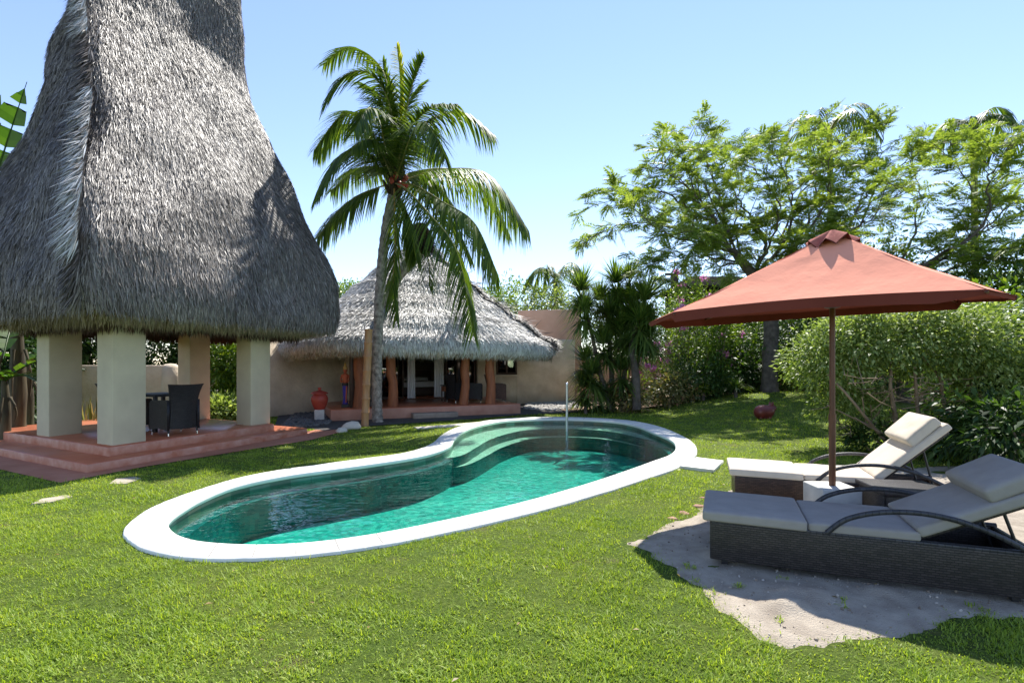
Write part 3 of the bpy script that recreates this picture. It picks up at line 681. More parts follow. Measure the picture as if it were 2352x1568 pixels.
LV = [(2.30,2.80,2.26,2.24),(2.62,2.88,2.36,2.16),(2.9,2.90,2.36,2.06),(3.5,2.87,2.28,1.9),(4.2,2.74,2.08,1.86),(5,2.5,1.72,1.8),(5.8,2.26,1.36,1.36),(6.6,2.1,.98,.95),(7.3,2.0,.64,.84),(8,1.88,.30,.66),(8.6,1.79,.10,.56),(9.3,1.75,.06,.50),(10,1.71,.05,.46),(11.2,1.68,.06,.42)]
LVa = np.array(LV); 
def pav_ring(z, grow=0.0, n=20):
    a = np.interp(z, LVa[:, 0], LVa[:, 1])+grow; b1 = np.interp(z, LVa[:, 0], LVa[:, 2])+grow; b2 = np.interp(z, LVa[:, 0], LVa[:, 3])+grow
    r = min(.28, (b1+b2)*.3)
    pts = []
    for (sx, sy, a0) in ((1, -1, -PI/2), (1, 1, 0), (-1, 1, PI/2), (-1, -1, PI)):
        bx = b2 if sy > 0 else b1
        for k in range(5):
            t = a0+k/4*PI/2
            pts.append((sx*(a-r)+r*math.cos(t), sy*(bx-r)+r*math.sin(t)))
    pts = np.array(pts)                                      # corner order around the plan
    # subdivide the long sides
    out = []
    for i in range(len(pts)):
        p0, p1 = pts[i], pts[(i+1) % len(pts)]; m = 10 if i % 5 == 4 else 1
        for k in range(m): out.append(p0+(p1-p0)*k/m)
    out = np.array(out)
    P = Cr+np.outer(out[:, 0], u1)+np.outer(out[:, 1], u2); P[:, 2] = z; return P
zs = np.concatenate([np.linspace(2.42, 4.2, 14), np.linspace(4.35, 11.2, 34)])
lumps = rng.normal(size=(len(zs), 56))
rings = []
for i, z in enumerate(zs):
    R_ = pav_ring(z); c0 = R_.mean(0); n_ = nrm((R_-c0)*np.array([1, 1, 0])); th = np.arange(len(R_))/len(R_)*2*PI
    w = .05*np.sin(th*5+z*2.1)+.035*np.sin(th*11-z*3.3)
    rings.append(R_+n_*(w*sstep(z, 2.4, 3.2))[:, None] if z < 10 else R_)
# far eave corner hangs lower than the near ones
def strands(mb, rings, n, L, W, lift=.06, m=0, jit=.16, zmax=None):
    Rr = np.array(rings); k, nn = Rr.shape[:2]; Rn = np.roll(Rr, -1, 1)
    a = np.linalg.norm(Rn[:-1]-Rr[:-1], axis=-1)*np.linalg.norm(Rr[1:]-Rr[:-1], axis=-1); pr = a.ravel()/a.sum()
    ii = rng.choice(a.size, n, p=pr); r, c = np.divmod(ii, nn); s_, t_ = rng.random((2, n, 1))
    p00, p01, p10, p11 = Rr[r, c], Rn[r, c], Rr[r+1, c], Rn[r+1, c]
    P = (p00*(1-s_)+p01*s_)*(1-t_)+(p10*(1-s_)+p11*s_)*t_
    down = nrm((p00+p01-p10-p11)); tang = nrm(p01+p11-p00-p10); nor = nrm(np.cross(tang, -down))
    cen = Rr.mean(1)[r]; flip = np.sign(np.sum(nor*(P-cen)*np.array([1, 1, .2]), 1, keepdims=True)); nor = nor*flip
    l = (L*(.5+.9*rng.random(n)))[:, None]; w = (W*(.6+.9*rng.random(n)))[:, None]
    D = nrm(down+tang*rng.normal(scale=jit, size=(n, 1))+nor*np.abs(rng.normal(scale=lift*2, size=(n, 1))))
    S = nrm(tang+nor*rng.normal(scale=.35, size=(n, 1)))
    B0 = P+nor*(.01+.03*rng.random((n, 1)))-D*l*.3
    V = np.stack([B0+S*w*.5, B0-S*w*.5, B0+D*l*.6-S*w*.42, B0+D*l*1.0+nor*.01, B0+D*l*.6+S*w*.42], 1).reshape(-1, 3)
    f = np.arange(n)[:, None]*5
    mb.add(V, f+np.array([0, 1, 2, 4]), m); mb.add(np.zeros((0, 3)), np.zeros((0, 3), int), m)
    mb.T.append(f+mb.n-len(V)+np.array([4, 2, 3])); mb.Tm.append(np.full(n, m))
def fringe(mb, ring, ring_in, n, L, W, m=0, out=.25):
    """hanging grass round an eave; ring = outer edge, ring_in = inner edge a little below"""
    nn = len(ring); seg = np.linalg.norm(np.roll(ring, -1, 0)-ring, axis=1); ii = rng.choice(nn, n, p=seg/seg.sum()); s_ = rng.random((n, 1)); t_ = rng.random((n, 1))
    j = (ii+1) % nn; po = ring[ii]*(1-s_)+ring[j]*s_; pi_ = ring_in[ii]*(1-s_)+ring_in[j]*s_; P = po*(1-t_)+pi_*t_
    tang = nrm(ring[j]-ring[ii]); o = nrm((po-pi_)*np.array([1, 1, 0]))
    D = nrm(np.array([0, 0, -1.])+o*(out*(1-t_)+rng.normal(scale=.12, size=(n, 1)))+tang*rng.normal(scale=.14, size=(n, 1)))
    l = (L*(.45+.8*rng.random(n)))[:, None]; w = (W*(.6+.9*rng.random(n)))[:, None]; S = nrm(tang+o*rng.normal(scale=.4, size=(n, 1)))
    P = P-D*l*.25
    V = np.stack([P+S*w*.5, P-S*w*.5, P+D*l*.6-S*w*.4, P+D*l, P+D*l*.6+S*w*.4], 1).reshape(-1, 3); f = np.arange(n)[:, None]*5+mb.n
    mb.add(V, np.zeros((0, 4), int)); mb.Q.append(f+np.array([0, 1, 2, 4])); mb.Qm.append(np.full(n, m)); mb.T.append(f+np.array([4, 2, 3])); mb.Tm.append(np.full(n, m))
mb = MB(); mb.loft(rings, 0, True, (False, True))
inner = pav_ring(2.30, -.55); ceil = pav_ring(3.4, -1.3)
for rr in (inner, ceil): pass
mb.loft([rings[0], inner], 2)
strands(mb, rings, 240000, .17, .0090, .048, 1)
strands(mb, rings[:14], 22000, .22, .013, .07, 1)
fringe(mb, rings[0]+np.array([0, 0, .12]), inner+np.array([0, 0, .10]), 22000, .30, .013, 3, .12)
mb.build('roof', [M['thatch_core'], M['thatch'], M['ceiling'], M['fringe']], pav)
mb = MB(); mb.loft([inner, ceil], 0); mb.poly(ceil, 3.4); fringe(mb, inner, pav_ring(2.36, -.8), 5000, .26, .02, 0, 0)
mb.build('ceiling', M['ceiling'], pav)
# near hip: a bound seam of long straw running down the corner that faces the camera
mb = MB(); zz = np.linspace(10.6, 2.6, 60); hip = []
for z in zz:
    a = np.interp(z, LVa[:, 0], LVa[:, 1]); b1 = np.interp(z, LVa[:, 0], LVa[:, 2]); hip.append(Cr-u1*(a-.06)-u2*(b1-.06)+np.array([0, 0, z]))
hip = np.array(hip); o_ = nrm(-u1-u2)
n = 11000; t = rng.random(n)*(len(hip)-1.01); i_ = t.astype(int); fr_ = (t-i_)[:, None]; P = hip[i_]*(1-fr_)+hip[i_+1]*fr_; down = nrm(hip[i_+1]-hip[i_])
wd_ = (.03+.20*(t/len(hip))*(.6+.4*np.sin(t*.42)))[:, None]; sx_ = rng.random((n, 1))**1.5
P = P+o_*.02+u2*(sx_*wd_-.04)-u1*(.03+.05*np.sin(sx_*PI))
D = nrm(down*.62+u2*(.22+.55*sx_)-u1*.22+rng.normal(scale=.10, size=(n, 3)))
V, Fq = kites(P, D, nrm(-u1*.25-u2*.30+np.array([0, 0, 1.0]))+rng.normal(scale=.25, size=P.shape), .30*(.5+rng.random(n)), .016*(.6+.8*rng.random(n)), .02, 0)
tf = t/len(hip); pale = (((tf > .20) & (tf < .40)) | ((tf > .55) & (tf < .90))) & (rng.random(n) < .55*(.5+.5*np.sin(t*1.1))+.25) & (sx_[:, 0] < .75)  # pale strands in set stretches: sunlight on the hip tufts put into the colour
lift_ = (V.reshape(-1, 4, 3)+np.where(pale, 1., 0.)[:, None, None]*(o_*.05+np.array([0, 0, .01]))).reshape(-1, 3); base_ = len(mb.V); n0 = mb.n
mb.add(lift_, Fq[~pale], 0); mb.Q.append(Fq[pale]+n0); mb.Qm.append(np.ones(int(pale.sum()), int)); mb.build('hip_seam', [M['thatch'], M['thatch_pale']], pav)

# ================================================================== FURNITURE OF THE PAVILION
def wicker_chair(name, loc, rz, label, group, wm='wick_chair', cushion=None):
    """armchair facing local -y ... back at +y; curved high back that flares outwards"""
    r = empty(name, loc, label, 'chair', group, rz); bt = M[wm]
    b = MB(); rows = []
    for z, w, y in ((.12,.245,.27),(.3,.235,.275),(.45,.235,.285),(.62,.25,.30),(.78,.275,.33),(.90,.305,.365),(.95,.325,.385)):
        xs = np.linspace(-w, w, 9); rows.append(np.stack([xs, y+.03-.10*(xs/w)**2*.5, np.full(9, z+.012*(xs/w)**2)], 1))
    b.loft(rows, closed=False); back = [q+np.array([0, .035, 0]) for q in rows]; b.loft(back, closed=False)
    b.loft([rows[-1], back[-1]], closed=False); b.loft([np.array([q[0] for q in rows]), np.array([q[0] for q in back])], closed=False); b.loft([np.array([q[-1] for q in rows]), np.array([q[-1] for q in back])], closed=False)
    b.build('backrest', bt, r, world=False)
    b = MB(); b.box((0, -.02, .40), (.47, .52, .09), None, 0, .02); b.build('seat', bt, r, world=False)
    for sx in (-1, 1):
        b = MB(); pr = [(-.29,.10),(-.29,.60),(-.25,.645),(.2,.665),(.30,.66),(.30,.10),(.18,.115),(0,.135),(-.18,.115)]
        pts = np.array([[sx*.255, y, z] for y, z in pr]); pin = pts+np.array([sx*.045, 0, 0])
        for ring in (pts, pin): 
            t = tessellate_polygon([[V3(p) for p in ring]]); b.add(ring, np.array(t))
        b.loft([pts, pin]); b.build('arm', bt, r, world=False)
        for sy in (-1, 1):
            b = MB(); b.tube([[sx*.255, sy*.25+.01, .14], [sx*.262, sy*.265+.01, .045]], [.018, .014], 8); lg = b.build('leg', M['dark_metal'], r, world=False)
            b = MB(); b.tube([[sx*.262, sy*.265+.01, .05], [sx*.265, sy*.272+.01, 0]], [.015, .012], 8); b.build('foot', M['chrome'], lg, world=False)
    if cushion:
        b = MB(); b.box((0, -.03, .475), (.45, .48, .06), None, 0, .025, 3); b.build('seat_cushion', M[cushion], r, True, False)
    return r
cc = (G(392,1000,ZD2)+G(449,996.5,ZD2))/2+u2*.28; cc[2] = ZD2
wicker_chair('armchair', cc, math.atan2(u2[1], u2[0])+PI/2, 'dark wicker armchair with a flared back between the pavilion columns', None)
c2 = cc+u2*1.25+u1*.15-u1*.72; c2[2] = ZD2
wicker_chair('armchair', np.array([-7.62, 10.35, ZD2]), math.atan2(u1[1], u1[0])+PI/2+.25, 'dark wicker armchair with a red seat cushion, half hidden by the front column', None, cushion='red_cloth')
tb = empty('dining_table', cc+u2*.95+u1*.25, 'dark square table beside the armchairs in the pavilion', 'table')
tb.rotation_euler = (0, 0, math.atan2(u1[1], u1[0]))
b = MB(); b.box((0, 0, .715), (.8, .8, .05), None, 0, .01); b.build('tabletop', M['wick_chair'], tb, world=False)
for sx in (-1, 1):
    for sy in (-1, 1):
        b = MB(); b.box((sx*.35, sy*.35, .345), (.06, .06, .69), None, 0, .005); b.build('leg', M['wick_chair'], tb, world=False)

# ================================================================== BUNGALOW
TL, TR = G(760,968), G(1196,950); e1 = nrm(TR-TL); e2 = np.array([-e1[1], e1[0], 0]); TLen = float(np.linalg.norm(TR-TL)); RB = np.stack([e1, e2, [0, 0, 1]], 1)
ZT = .34
def BP(t, o, z=0.0): return TL+e1*t+e2*o+np.array([0, 0, z])
bung = empty('thatched_bungalow', BP(TLen/2, 3), 'low bungalow with a broad sun-bleached thatched roof and an open terrace', 'bungalow')
def bbox(t0, t1, o0, o1, z0, z1, bev=.01, m=0, b=None):
    b = b or MB(); b.box(BP((t0+t1)/2, (o0+o1)/2, (z0+z1)/2), (t1-t0, o1-o0, z1-z0), RB, m, bev, 1); return b
o = bbox(0, TLen, 0, 4.2, -.05, ZT, .015).build('terrace', [M['deck'], M['terrace_edge']], bung)
for p in o.data.polygons:
    if abs(p.normal.z) < .6: p.material_index = 1
q0 = G(1018,964.5); st = float((q0-TL) @ e1)
bbox(st-.75, st+.65, -.34, -.005, -.03, .17, .012).build('front_step', M['step_stone'], bung)
WO = 4.0; ZWT = 2.75
def tof(u, off):      # position along the bungalow at a given photo column
    k = (u-CX)/F; p = TL+e2*off; return float((k*p[1]-p[0])/(e1[0]-k*e1[1]))
tD0, tD1 = tof(952, WO), tof(1018, WO)
tG0, tG1 = tof(868, WO), tof(1092, WO); tW0, tW1 = tof(1146, WO), tof(1181, WO)
wl, wr = tof(610, WO), tof(1322, WO)
b = MB()
bbox(wl, tG0-.1, WO, WO+.25, -.05, ZWT, .03, 0, b); bbox(tG1+.1, tW0-.12, WO, WO+.25, -.05, ZWT, .01, 0, b)
zw0 = U(1160,857,(TL+e1*tW0+e2*WO)[1])[2]
bbox(tW0-.12, tW1+.12, WO, WO+.25, -.05, zw0-.06, .0, 0, b); bbox(tW1+.12, wr, WO, WO+.25, -.05, ZWT, .05, 0, b)
bbox(tW0-.12, tW1+.12, WO, WO+.25, 2.62, ZWT, .0, 0, b); bbox(tG0-.1, tG1+.1, WO, WO+.25, 2.6, ZWT, .0, 0, b)
b.build('wall', M['stucco'], bung)
# curved buttress to the left, nearer the pool than the glass front
b = MB(); pts = [BP(wl-.2, 2.2), BP(wl+.9, 2.7), BP(wl+1.9, 3.3), BP(wl+2.6, 3.98)]; ar = catmull(pts, 6)
b.loft([atz(ar, -.05), atz(ar+e2*.03, 2.4), atz(ar+e2*.28, 2.42), atz(ar+e2*.3, -.05)], closed=False); b.build('curved_wall', M['stucco'], bung, True)
# dim room behind the glass
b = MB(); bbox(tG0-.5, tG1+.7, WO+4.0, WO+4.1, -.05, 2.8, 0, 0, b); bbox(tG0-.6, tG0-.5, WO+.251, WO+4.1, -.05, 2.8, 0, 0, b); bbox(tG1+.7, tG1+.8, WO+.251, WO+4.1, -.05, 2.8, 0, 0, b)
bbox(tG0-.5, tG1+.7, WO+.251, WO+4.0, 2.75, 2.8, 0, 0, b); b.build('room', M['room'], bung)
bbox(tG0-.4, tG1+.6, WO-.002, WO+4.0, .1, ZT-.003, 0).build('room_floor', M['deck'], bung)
bd = empty('bed', BP((tD0+tD1)/2, WO+2.6, ZT), 'bed with pale linen seen through the open bungalow door', 'bed')
b = MB(); b.box(BP((tD0+tD1)/2, WO+2.6, ZT+.2), (2.0, 1.9, .32), RB, 0, .02); b.build('bed_base', M['dark_wood'], bd)
b = MB(); b.box(BP((tD0+tD1)/2, WO+2.6, ZT+.49), (1.9, 1.85, .24), RB, 0, .06, 3); b.build('mattress', M['bed'], bd, True)
b = MB(); b.box(BP((tD0+tD1)/2, WO+3.6, ZT+.55), (2.1, .08, 1.0), RB, 0, .02); b.build('headboard', M['dark_wood'], bd)
for k in (-.45, .45):
    b = MB(); b.box(BP((tD0+tD1)/2+k, WO+3.3, ZT+.68), (.7, .4, .16), RB, 0, .07, 3); b.build('pillow', M['bed'], bd, True)
# glazed front: frames, panes, curtains
for (t0, t1) in ((tG0, tof(928, WO)), (tof(936, WO), tD0-.10), (tD1+.12, tof(1052, WO)), (tof(1058, WO), tG1)):
    fr = MB(); w = .055
    bbox(t0, t0+w, WO+.02, WO+.09, ZT, 2.6, .004, 0, fr); bbox(t1-w, t1, WO+.02, WO+.09, ZT, 2.6, .004, 0, fr); bbox(t0+w+.001, t1-w-.001, WO+.025, WO+.085, ZT, ZT+.10, .004, 0, fr); bbox(t0+w+.001, t1-w-.001, WO+.025, WO+.085, 2.5, 2.6, .004, 0, fr)
    f = fr.build('glass_door', M['dark_wood'], bung)
    bbox(t0+w, t1-w, WO+.05, WO+.058, ZT+.1, 2.5, 0).build('pane', M['glass'], f)
def curtain(t0, t1, z0):
    xs = np.linspace(t0, t1, 40); wv = .035*np.sin(np.linspace(0, 8*PI, 40))+.012*rng.normal(size=40)
    lo = np.array([BP(x, WO-.06+w*1.3, z0) for x, w in zip((xs-xs.mean())*1.12+xs.mean(), wv)]); hi = np.array([BP(x, WO-.03+w*.7, 2.58) for x, w in zip(xs, wv)])
    b = MB(); b.loft([lo, (lo*.5+hi*.5), hi], closed=False); b.build('curtain', M['curtain'], bung, True)
curtain(tof(937, WO-.05), tof(953, WO-.05), ZT+.03); curtain(tof(998, WO-.05), tof(1019, WO-.05), ZT+.05)
fr = MB(); bbox(tW0-.12, tW1+.12, WO-.03, WO+.05, zw0-.06, zw0+.03, .004, 0, fr); 
for t in (tW0-.12, (tW0+tW1)/2-.03, tW1+.05): bbox(t, t+.07, WO-.028, WO+.045, zw0+.031, 2.62, .003, 0, fr)
f = fr.build('window', M['dark_wood'], bung); bbox(tW0-.06, tW1+.06, WO+.01, WO+.018, zw0+.03, 2.62, 0).build('pane', M['glass'], f)
bbox(tW0-.2, tW1+.2, WO-.10, WO-.031, zw0-.12, zw0-.062, .008).build('window_sill', M['stucco'], bung)
# posts of the terrace
for (u, v, r, lean, dark) in ((826,944,.17,0,0),(902,936,.145,-.05,0),(1064,927,.14,.16,0),(1126,923,.155,.0,0)):
    p0 = BP(tof(u, .35), .35, ZT); p1 = p0+e1*lean+np.array([0, 0, 2.3]); mid = (p0+p1)/2+np.array([rng.normal(scale=.03), 0, 0])
    b = MB(); b.tube(catmull([p0, p0*.7+p1*.3+np.array([.03, 0, 0]), mid, p1], 6), [r*1.15, r*.95, r, r*.85], 14, 0, True, .03); b.build('post', M['post'], bung, True)
b = bbox(tof(808, .5)-.06, tof(808, .5)+.08, .45, .62, ZT, 2.5, .01); b.build('post', M['dark_wood'], bung, label='dark square timber post beside the statue')
# wall lamp on the frame
# roof
Cb = BP(3.4, 3.7); 
def bung_ring(s, z):
    n = 72; a = np.linspace(0, 2*PI, n, endpoint=False); ex = .55+.45*(1-s); c, si = np.cos(a), np.sin(a)
    x = np.sign(c)*np.abs(c)**ex; y = np.sign(si)*np.abs(si)**ex
    hx, hy = 4.55*s+.12*(1-s), 4.15*s+.10*(1-s)
    P = Cb+np.outer(x*hx, e1)+np.outer(y*hy, e2); P[:, 2] = z+.05*np.sin(a*3+1)*s; return P
prof = [(1.0,1.98),(1.035,2.12),(1.03,2.3),(1.0,2.46),(.93,2.72),(.84,3.05),(.74,3.42),(.64,3.8),(.54,4.2),(.44,4.62),(.34,5.02),(.25,5.38),(.17,5.66),(.10,5.84),(.04,5.95),(.0,6.0)]
pr_ = catmull(np.array(prof), 2); rb = []
for s_, z_ in pr_:
    R_ = bung_ring(max(s_, .001), z_); th = np.arange(72)/72*2*PI
    R_[:, 2] += .045*np.sin(z_*9)*(s_ > .05); R_ += nrm((R_-Cb)*np.array([1, 1, 0]))*(.05*np.sin(th*7+z_*4))[:, None]*s_; rb.append(R_)
mb = MB(); mb.loft(rb, 0); inn = bung_ring(.86, 2.05); mb.loft([rb[0], inn], 2); mb.loft([inn, bung_ring(.3, 3.3)], 2); mb.poly(bung_ring(.3, 3.3), 3.3, 2)
strands(mb, rb, 130000, .23, .017, .075, 1); strands(mb, rb[:12], 18000, .28, .018, .08, 1)
fringe(mb, rb[1]+np.array([0, 0, .04]), inn+np.array([0, 0, .16]), 16000, .42, .022, 3, .2)
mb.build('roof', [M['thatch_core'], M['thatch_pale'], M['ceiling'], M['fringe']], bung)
# right hip ridge seam
mb = MB(); k = 63; a_ = np.array([r[k] for r in rb[4:]]); n = 2600; t = rng.random(n)*(len(a_)-1.01); i_ = t.astype(int); f_ = (t-i_)[:, None]; P = a_[i_]*(1-f_)+a_[i_+1]*f_
dn = nrm(a_[i_]-a_[i_+1]); V, Fq = kites(P+np.array([0, 0, .07])+rng.normal(scale=.06, size=P.shape), nrm(dn+rng.normal(scale=.3, size=P.shape)), sph(n)*.5+np.array([.4, -.3, .8]), .4*(.5+rng.random(n)), .035)
mb.add(V, Fq); mb.build('hip_seam', M['thatch'], bung)

# things on and by the terrace
jb = BP(tof(735, -.1), -.1); jb = G(734,967); ped = MB(); ped.box((jb[0], jb[1], .16), (.27, .27, .36), Rz(.3), 0, .02, 2); zj = .34
tag(ped.build('pedestal', M['concrete']), 'square weathered stone pedestal under the red jar', 'pedestal')
jar = empty('clay_jar', (jb[0], jb[1], zj), 'big red clay jar with a lid on a stone pedestal', 'jar')
b = MB(); b.lathe([(.0,zj),(.13,zj),(.15,zj+.03),(.20,zj+.14),(.235,zj+.26),(.235,zj+.33),(.21,zj+.40),(.17,zj+.44),(.165,zj+.46)], (jb[0], jb[1], 0), 28); b.build('body', M['terracotta'], jar, True)
b = MB(); b.lathe([(.235,zj+.452),(.24,zj+.47),(.20,zj+.50),(.11,zj+.535),(.04,zj+.555),(.03,zj+.57),(.05,zj+.60),(.045,zj+.63),(.0,zj+.645)], (jb[0], jb[1], 0), 28); b.build('lid', M['terracotta'], jar, True)
sb = BP(tof(793, .75), .75, ZT)
statue = empty('carved_statue', sb, 'slim painted wooden statue in a blue and orange sarong on the terrace', 'statue')
def lathe2(prof, sx, sy, n=16): 
    bb = MB(); bb.lathe(prof, (0, 0, 0), n); 
    for V in bb.V: V[:, 0] *= sx; V[:, 1] *= sy; V += sb
    return bb
b = MB(); b.box(sb+np.array([0, 0, .05]), (.24, .2, .10), Rz(.3), 0, .015); b.build('plinth', M['black_paint'], statue)
lathe2([(.0,.10),(.085,.10),(.075,.14),(.062,.3),(.075,.5),(.085,.62),(.08,.66)], 1, .8).build('sarong', M['blue_cloth'], statue, True)
bb = MB(); bb.box(sb+np.array([.05, -.055, .40]), (.045, .03, .5), Ry(.04), 0, .012); bb.build('sash', M['orange_paint'], statue)
lathe2([(.0,.655),(.092,.655),(.094,.70),(.088,.745),(.0,.745)], 1, .8).build('belt', M['black_paint'], statue, True)
body = lathe2([(.07,.745),(.075,.80),(.088,.88),(.10,.96),(.095,1.0),(.04,1.03),(.035,1.06),(.045,1.08),(.062,1.12),(.064,1.17),(.05,1.21),(.02,1.23),(0,1.235)], 1, .75)
for sx in (-1, 1): body.tube(np.array([[sx*.095, 0, .98], [sx*.135, -.02, .86], [sx*.10, -.08, .77], [sx*.03, -.10, .80]])+sb, [.03, .026, .022, .018], 8)
body.tube(np.array([[0, -.045, 1.15], [0, -.062, 1.135]])+sb, [.012, .010], 6)
body.build('figure', M['orange_paint'], statue, True)
lathe2([(.066,1.15),(.07,1.19),(.055,1.235),(.03,1.27),(.034,1.30),(.02,1.34),(0,1.35)], 1, .9).build('headdress', M['gold'], statue, True)
bp = G(838,979); bt = U(847,756,bp[1])
bam = empty('bamboo_post', bp, 'thick brown bamboo post standing at the lawn edge beside the palm trunk', 'post')
b = MB(); N_ = 7
for i in range(N_):
    z0, z1 = i/N_, (i+1)/N_; q = [bp+(bt-bp)*(z0+(z1-z0)*k) for k in (0, .04, .1, .5, .9, .96, 1)]
    b.tube(q, [.116, .112, .100, .098, .101, .108, .114], 16, 0, i == N_-1)
b.build('culm', M['bamboo'], bam, True)
b = MB(); b.lathe([(.105, 0), (.07, .004), (.066, -.03), (0, -.04)], bt, 16); b.build('hollow_top', M['dark_wood'], bam)
ang = math.atan2(e1[1], e1[0])
wicker_chair('terrace_armchair', BP(tof(1052, 1.6), 1.6, ZT), ang+PI/2+.3, 'dark wicker armchair on the terrace behind the leaning post', 'chairs on the terrace', 'wick_chair')
wicker_chair('terrace_armchair', BP(tof(1088, 1.3), 1.3, ZT), ang-2.0+PI, 'black wicker armchair on the terrace between the two right-hand posts', 'chairs on the terrace', 'wick_chair')
wicker_chair('terrace_armchair', BP(tof(1141, 1.0), 1.0, ZT), ang-PI/2-.25+PI, 'reddish brown wicker armchair at the right end of the terrace', 'chairs on the terrace', 'wick_red')
st_ = empty('side_table', BP(tof(1034, 2.2), 2.2, ZT), 'small dark wooden cabinet on the terrace beside the curtain', 'side table')
b = MB(); b.box(BP(tof(1034, 2.2), 2.2, ZT+.56), (.62, .42, .04), RB, 0, .006); b.build('top', M['dark_wood'], st_)
b = MB(); b.box(BP(tof(1034, 2.2), 2.2, ZT+.44), (.56, .38, .17), RB, 0, .006); b.build('drawer', M['post'], st_)
for sx in (-1, 1):
    for sy in (-1, 1):
        b = MB(); b.box(BP(tof(1034, 2.2)+sx*.26, 2.2+sy*.17, ZT+.19), (.04, .04, .38), RB, 0, .004); b.build('leg', M['dark_wood'], st_)

# ================================================================== SUN LOUNGERS
def lounger(loc, rz, ang, label, cush, wick):
    """local frame: x from the foot to the head, y across (0 = side nearest the viewer), z up"""
    r = empty('sun_lounger', loc, label, 'sun lounger', 'sun loungers', rz)
    W = .76; Z0, Z1 = .045, .342; X1 = 2.12
    b = MB()
    for y in (.03, W-.03): b.box((.05+(X1-.05)/2, y, (Z0+Z1)/2), (X1-.05, .035, Z1-Z0), None, 0, .012, 2)
    for x in (.068, X1-.018): b.box((x, W/2, (Z0+Z1)/2+.001), (.035, W-.06-.036, Z1-Z0-.004), None, 0, .01, 2)
    b.build('base', M[wick], r, world=False)
    b = MB(); b.box((.78, W/2, Z1-.018), (1.36, W-.10, .03), None, 0, .006); b.build('deck', M['wick_top'], r, world=False)
    b = MB()
    for y in (.03, W-.03): b.tube([[.06, y, Z1+.002], [X1, y, Z1+.002]], .021, 8)
    b.build('rail', M['wick_tube'], r, True, False)
    for x in (.16, X1-.14):
        for y in (.10, W-.10):
            b = MB(); b.box((x, y, .02), (.05, .05, .06), None, 0, .006); b.build('foot', M['dark_metal'], r, world=False)
    # hinged back frame and its prop
    hx, hz = 1.44, Z1+.005; ca, sa = math.cos(ang), math.sin(ang); R = Ry(-ang)
    def at(t, y, n): return np.array([hx+t*ca-n*sa, y, hz+t*sa+n*ca])
    b = MB(); b.box(at(.41, W/2, .012), (.84, W-.12, .03), R, 0, .01); b.build('back_frame', M['wick_top'], r, world=False)
    for y in (.14, W-.14):
        b = MB(); b.tube([at(.55, y, -.01), [hx+.55*ca+.12, y, .22], [hx+.55*ca+.16, y, Z0+.03]], .011, 6); b.build('prop', M['dark_metal'], r, True, False)
    def cushion(name, c, size, Rm=None, bev=.03, sagx=0):
        bm = bmesh.new(); bmesh.ops.create_cube(bm, size=2)
        bmesh.ops.subdivide_edges(bm, edges=bm.edges[:], cuts=15, use_grid_fill=True)
        hs = np.array(size)/2; rad = min(bev*.85, hs.min()*.95)
        for v in bm.verts:
            q = np.array(v.co[:]); q = np.sign(q)*(1-(1-np.abs(q))**1.7)      # finer towards the edges
            e = (1-abs(q[0])**5)*(1-abs(q[1])**5)
            p_ = q*hs; core = np.clip(p_, -(hs-rad), hs-rad); dv = p_-core; ln = np.linalg.norm(dv)
            if ln > 1e-9: p_ = core+dv/ln*rad
            p_[2] += (.010*e+.004*math.sin(q[0]*5+c[0]*7)*math.cos(q[1]*4+c[2])*e)*(q[2] > 0)
            v.co = Vector(p_)
        bb = MB(); bb.bm(bm, c, Rm); return bb.build(name, M[cush], r, True, False)
    cushion('foot_cushion', (.365, W/2-.005, Z1+.047), (.74, W+.03, .080), Ry(.012), .026)
    cushion('seat_cushion', (1.09, W/2, Z1+.040), (.70, W-.02, .068), Ry(-.01), .024)
    cushion('back_cushion', at(.445, W/2, .065), (.86, W-.02, .075), R, .026)
    cushion('pillow', at(.665, W/2, .155), (.36, W-.05, .105), R @ Ry(-.05), .035)
    for y in (.005, W-.005):
        p = [(.86, y, Z1+.01), (.98, y, Z1+.12), (1.17, y, Z1+.19), (1.40, y, Z1+.215), (1.62, y, Z1+.19), (1.83, y, Z1+.12), (2.02, y, Z1+.02), (2.09, y, Z1-.04)]
        b = MB(); b.tube(catmull(p, 5), .019, 10); b.build('armrest', M['wick_tube'], r, True, False)
    return r
nl = G(1615,1178,.42); fl = G(1677,1080,.42)
lounger((nl[0], nl[1], .012), math.radians(-22), math.radians(26.5), 'charcoal wicker sun lounger with grey cushions, nearest and in the umbrella shade', 'cushion', 'wick')
lounger((fl[0], fl[1], .012), math.radians(-20), math.radians(43), 'brown wicker sun lounger with cream cushions lying in the sun behind the table', 'cushion_tan', 'wick_brown')
t = empty('wicker_side_table', (3.74, 4.98, .012), 'low square charcoal wicker table between the two loungers', 'side table', None, math.radians(-9))
b = MB(); b.box((0, 0, .425), (.62, .56, .05), None, 0, .018, 3); b.build('tabletop', M['wick_top'], t, world=False)
b = MB()
for s_ in (-1, 1): b.box((0, s_*.245, .20), (.56, .03, .398), None, 0, .008); b.box((s_*.275, 0, .201), (.03, .458, .394), None, 0, .008)
b.build('apron', M['wick'], t, world=False)

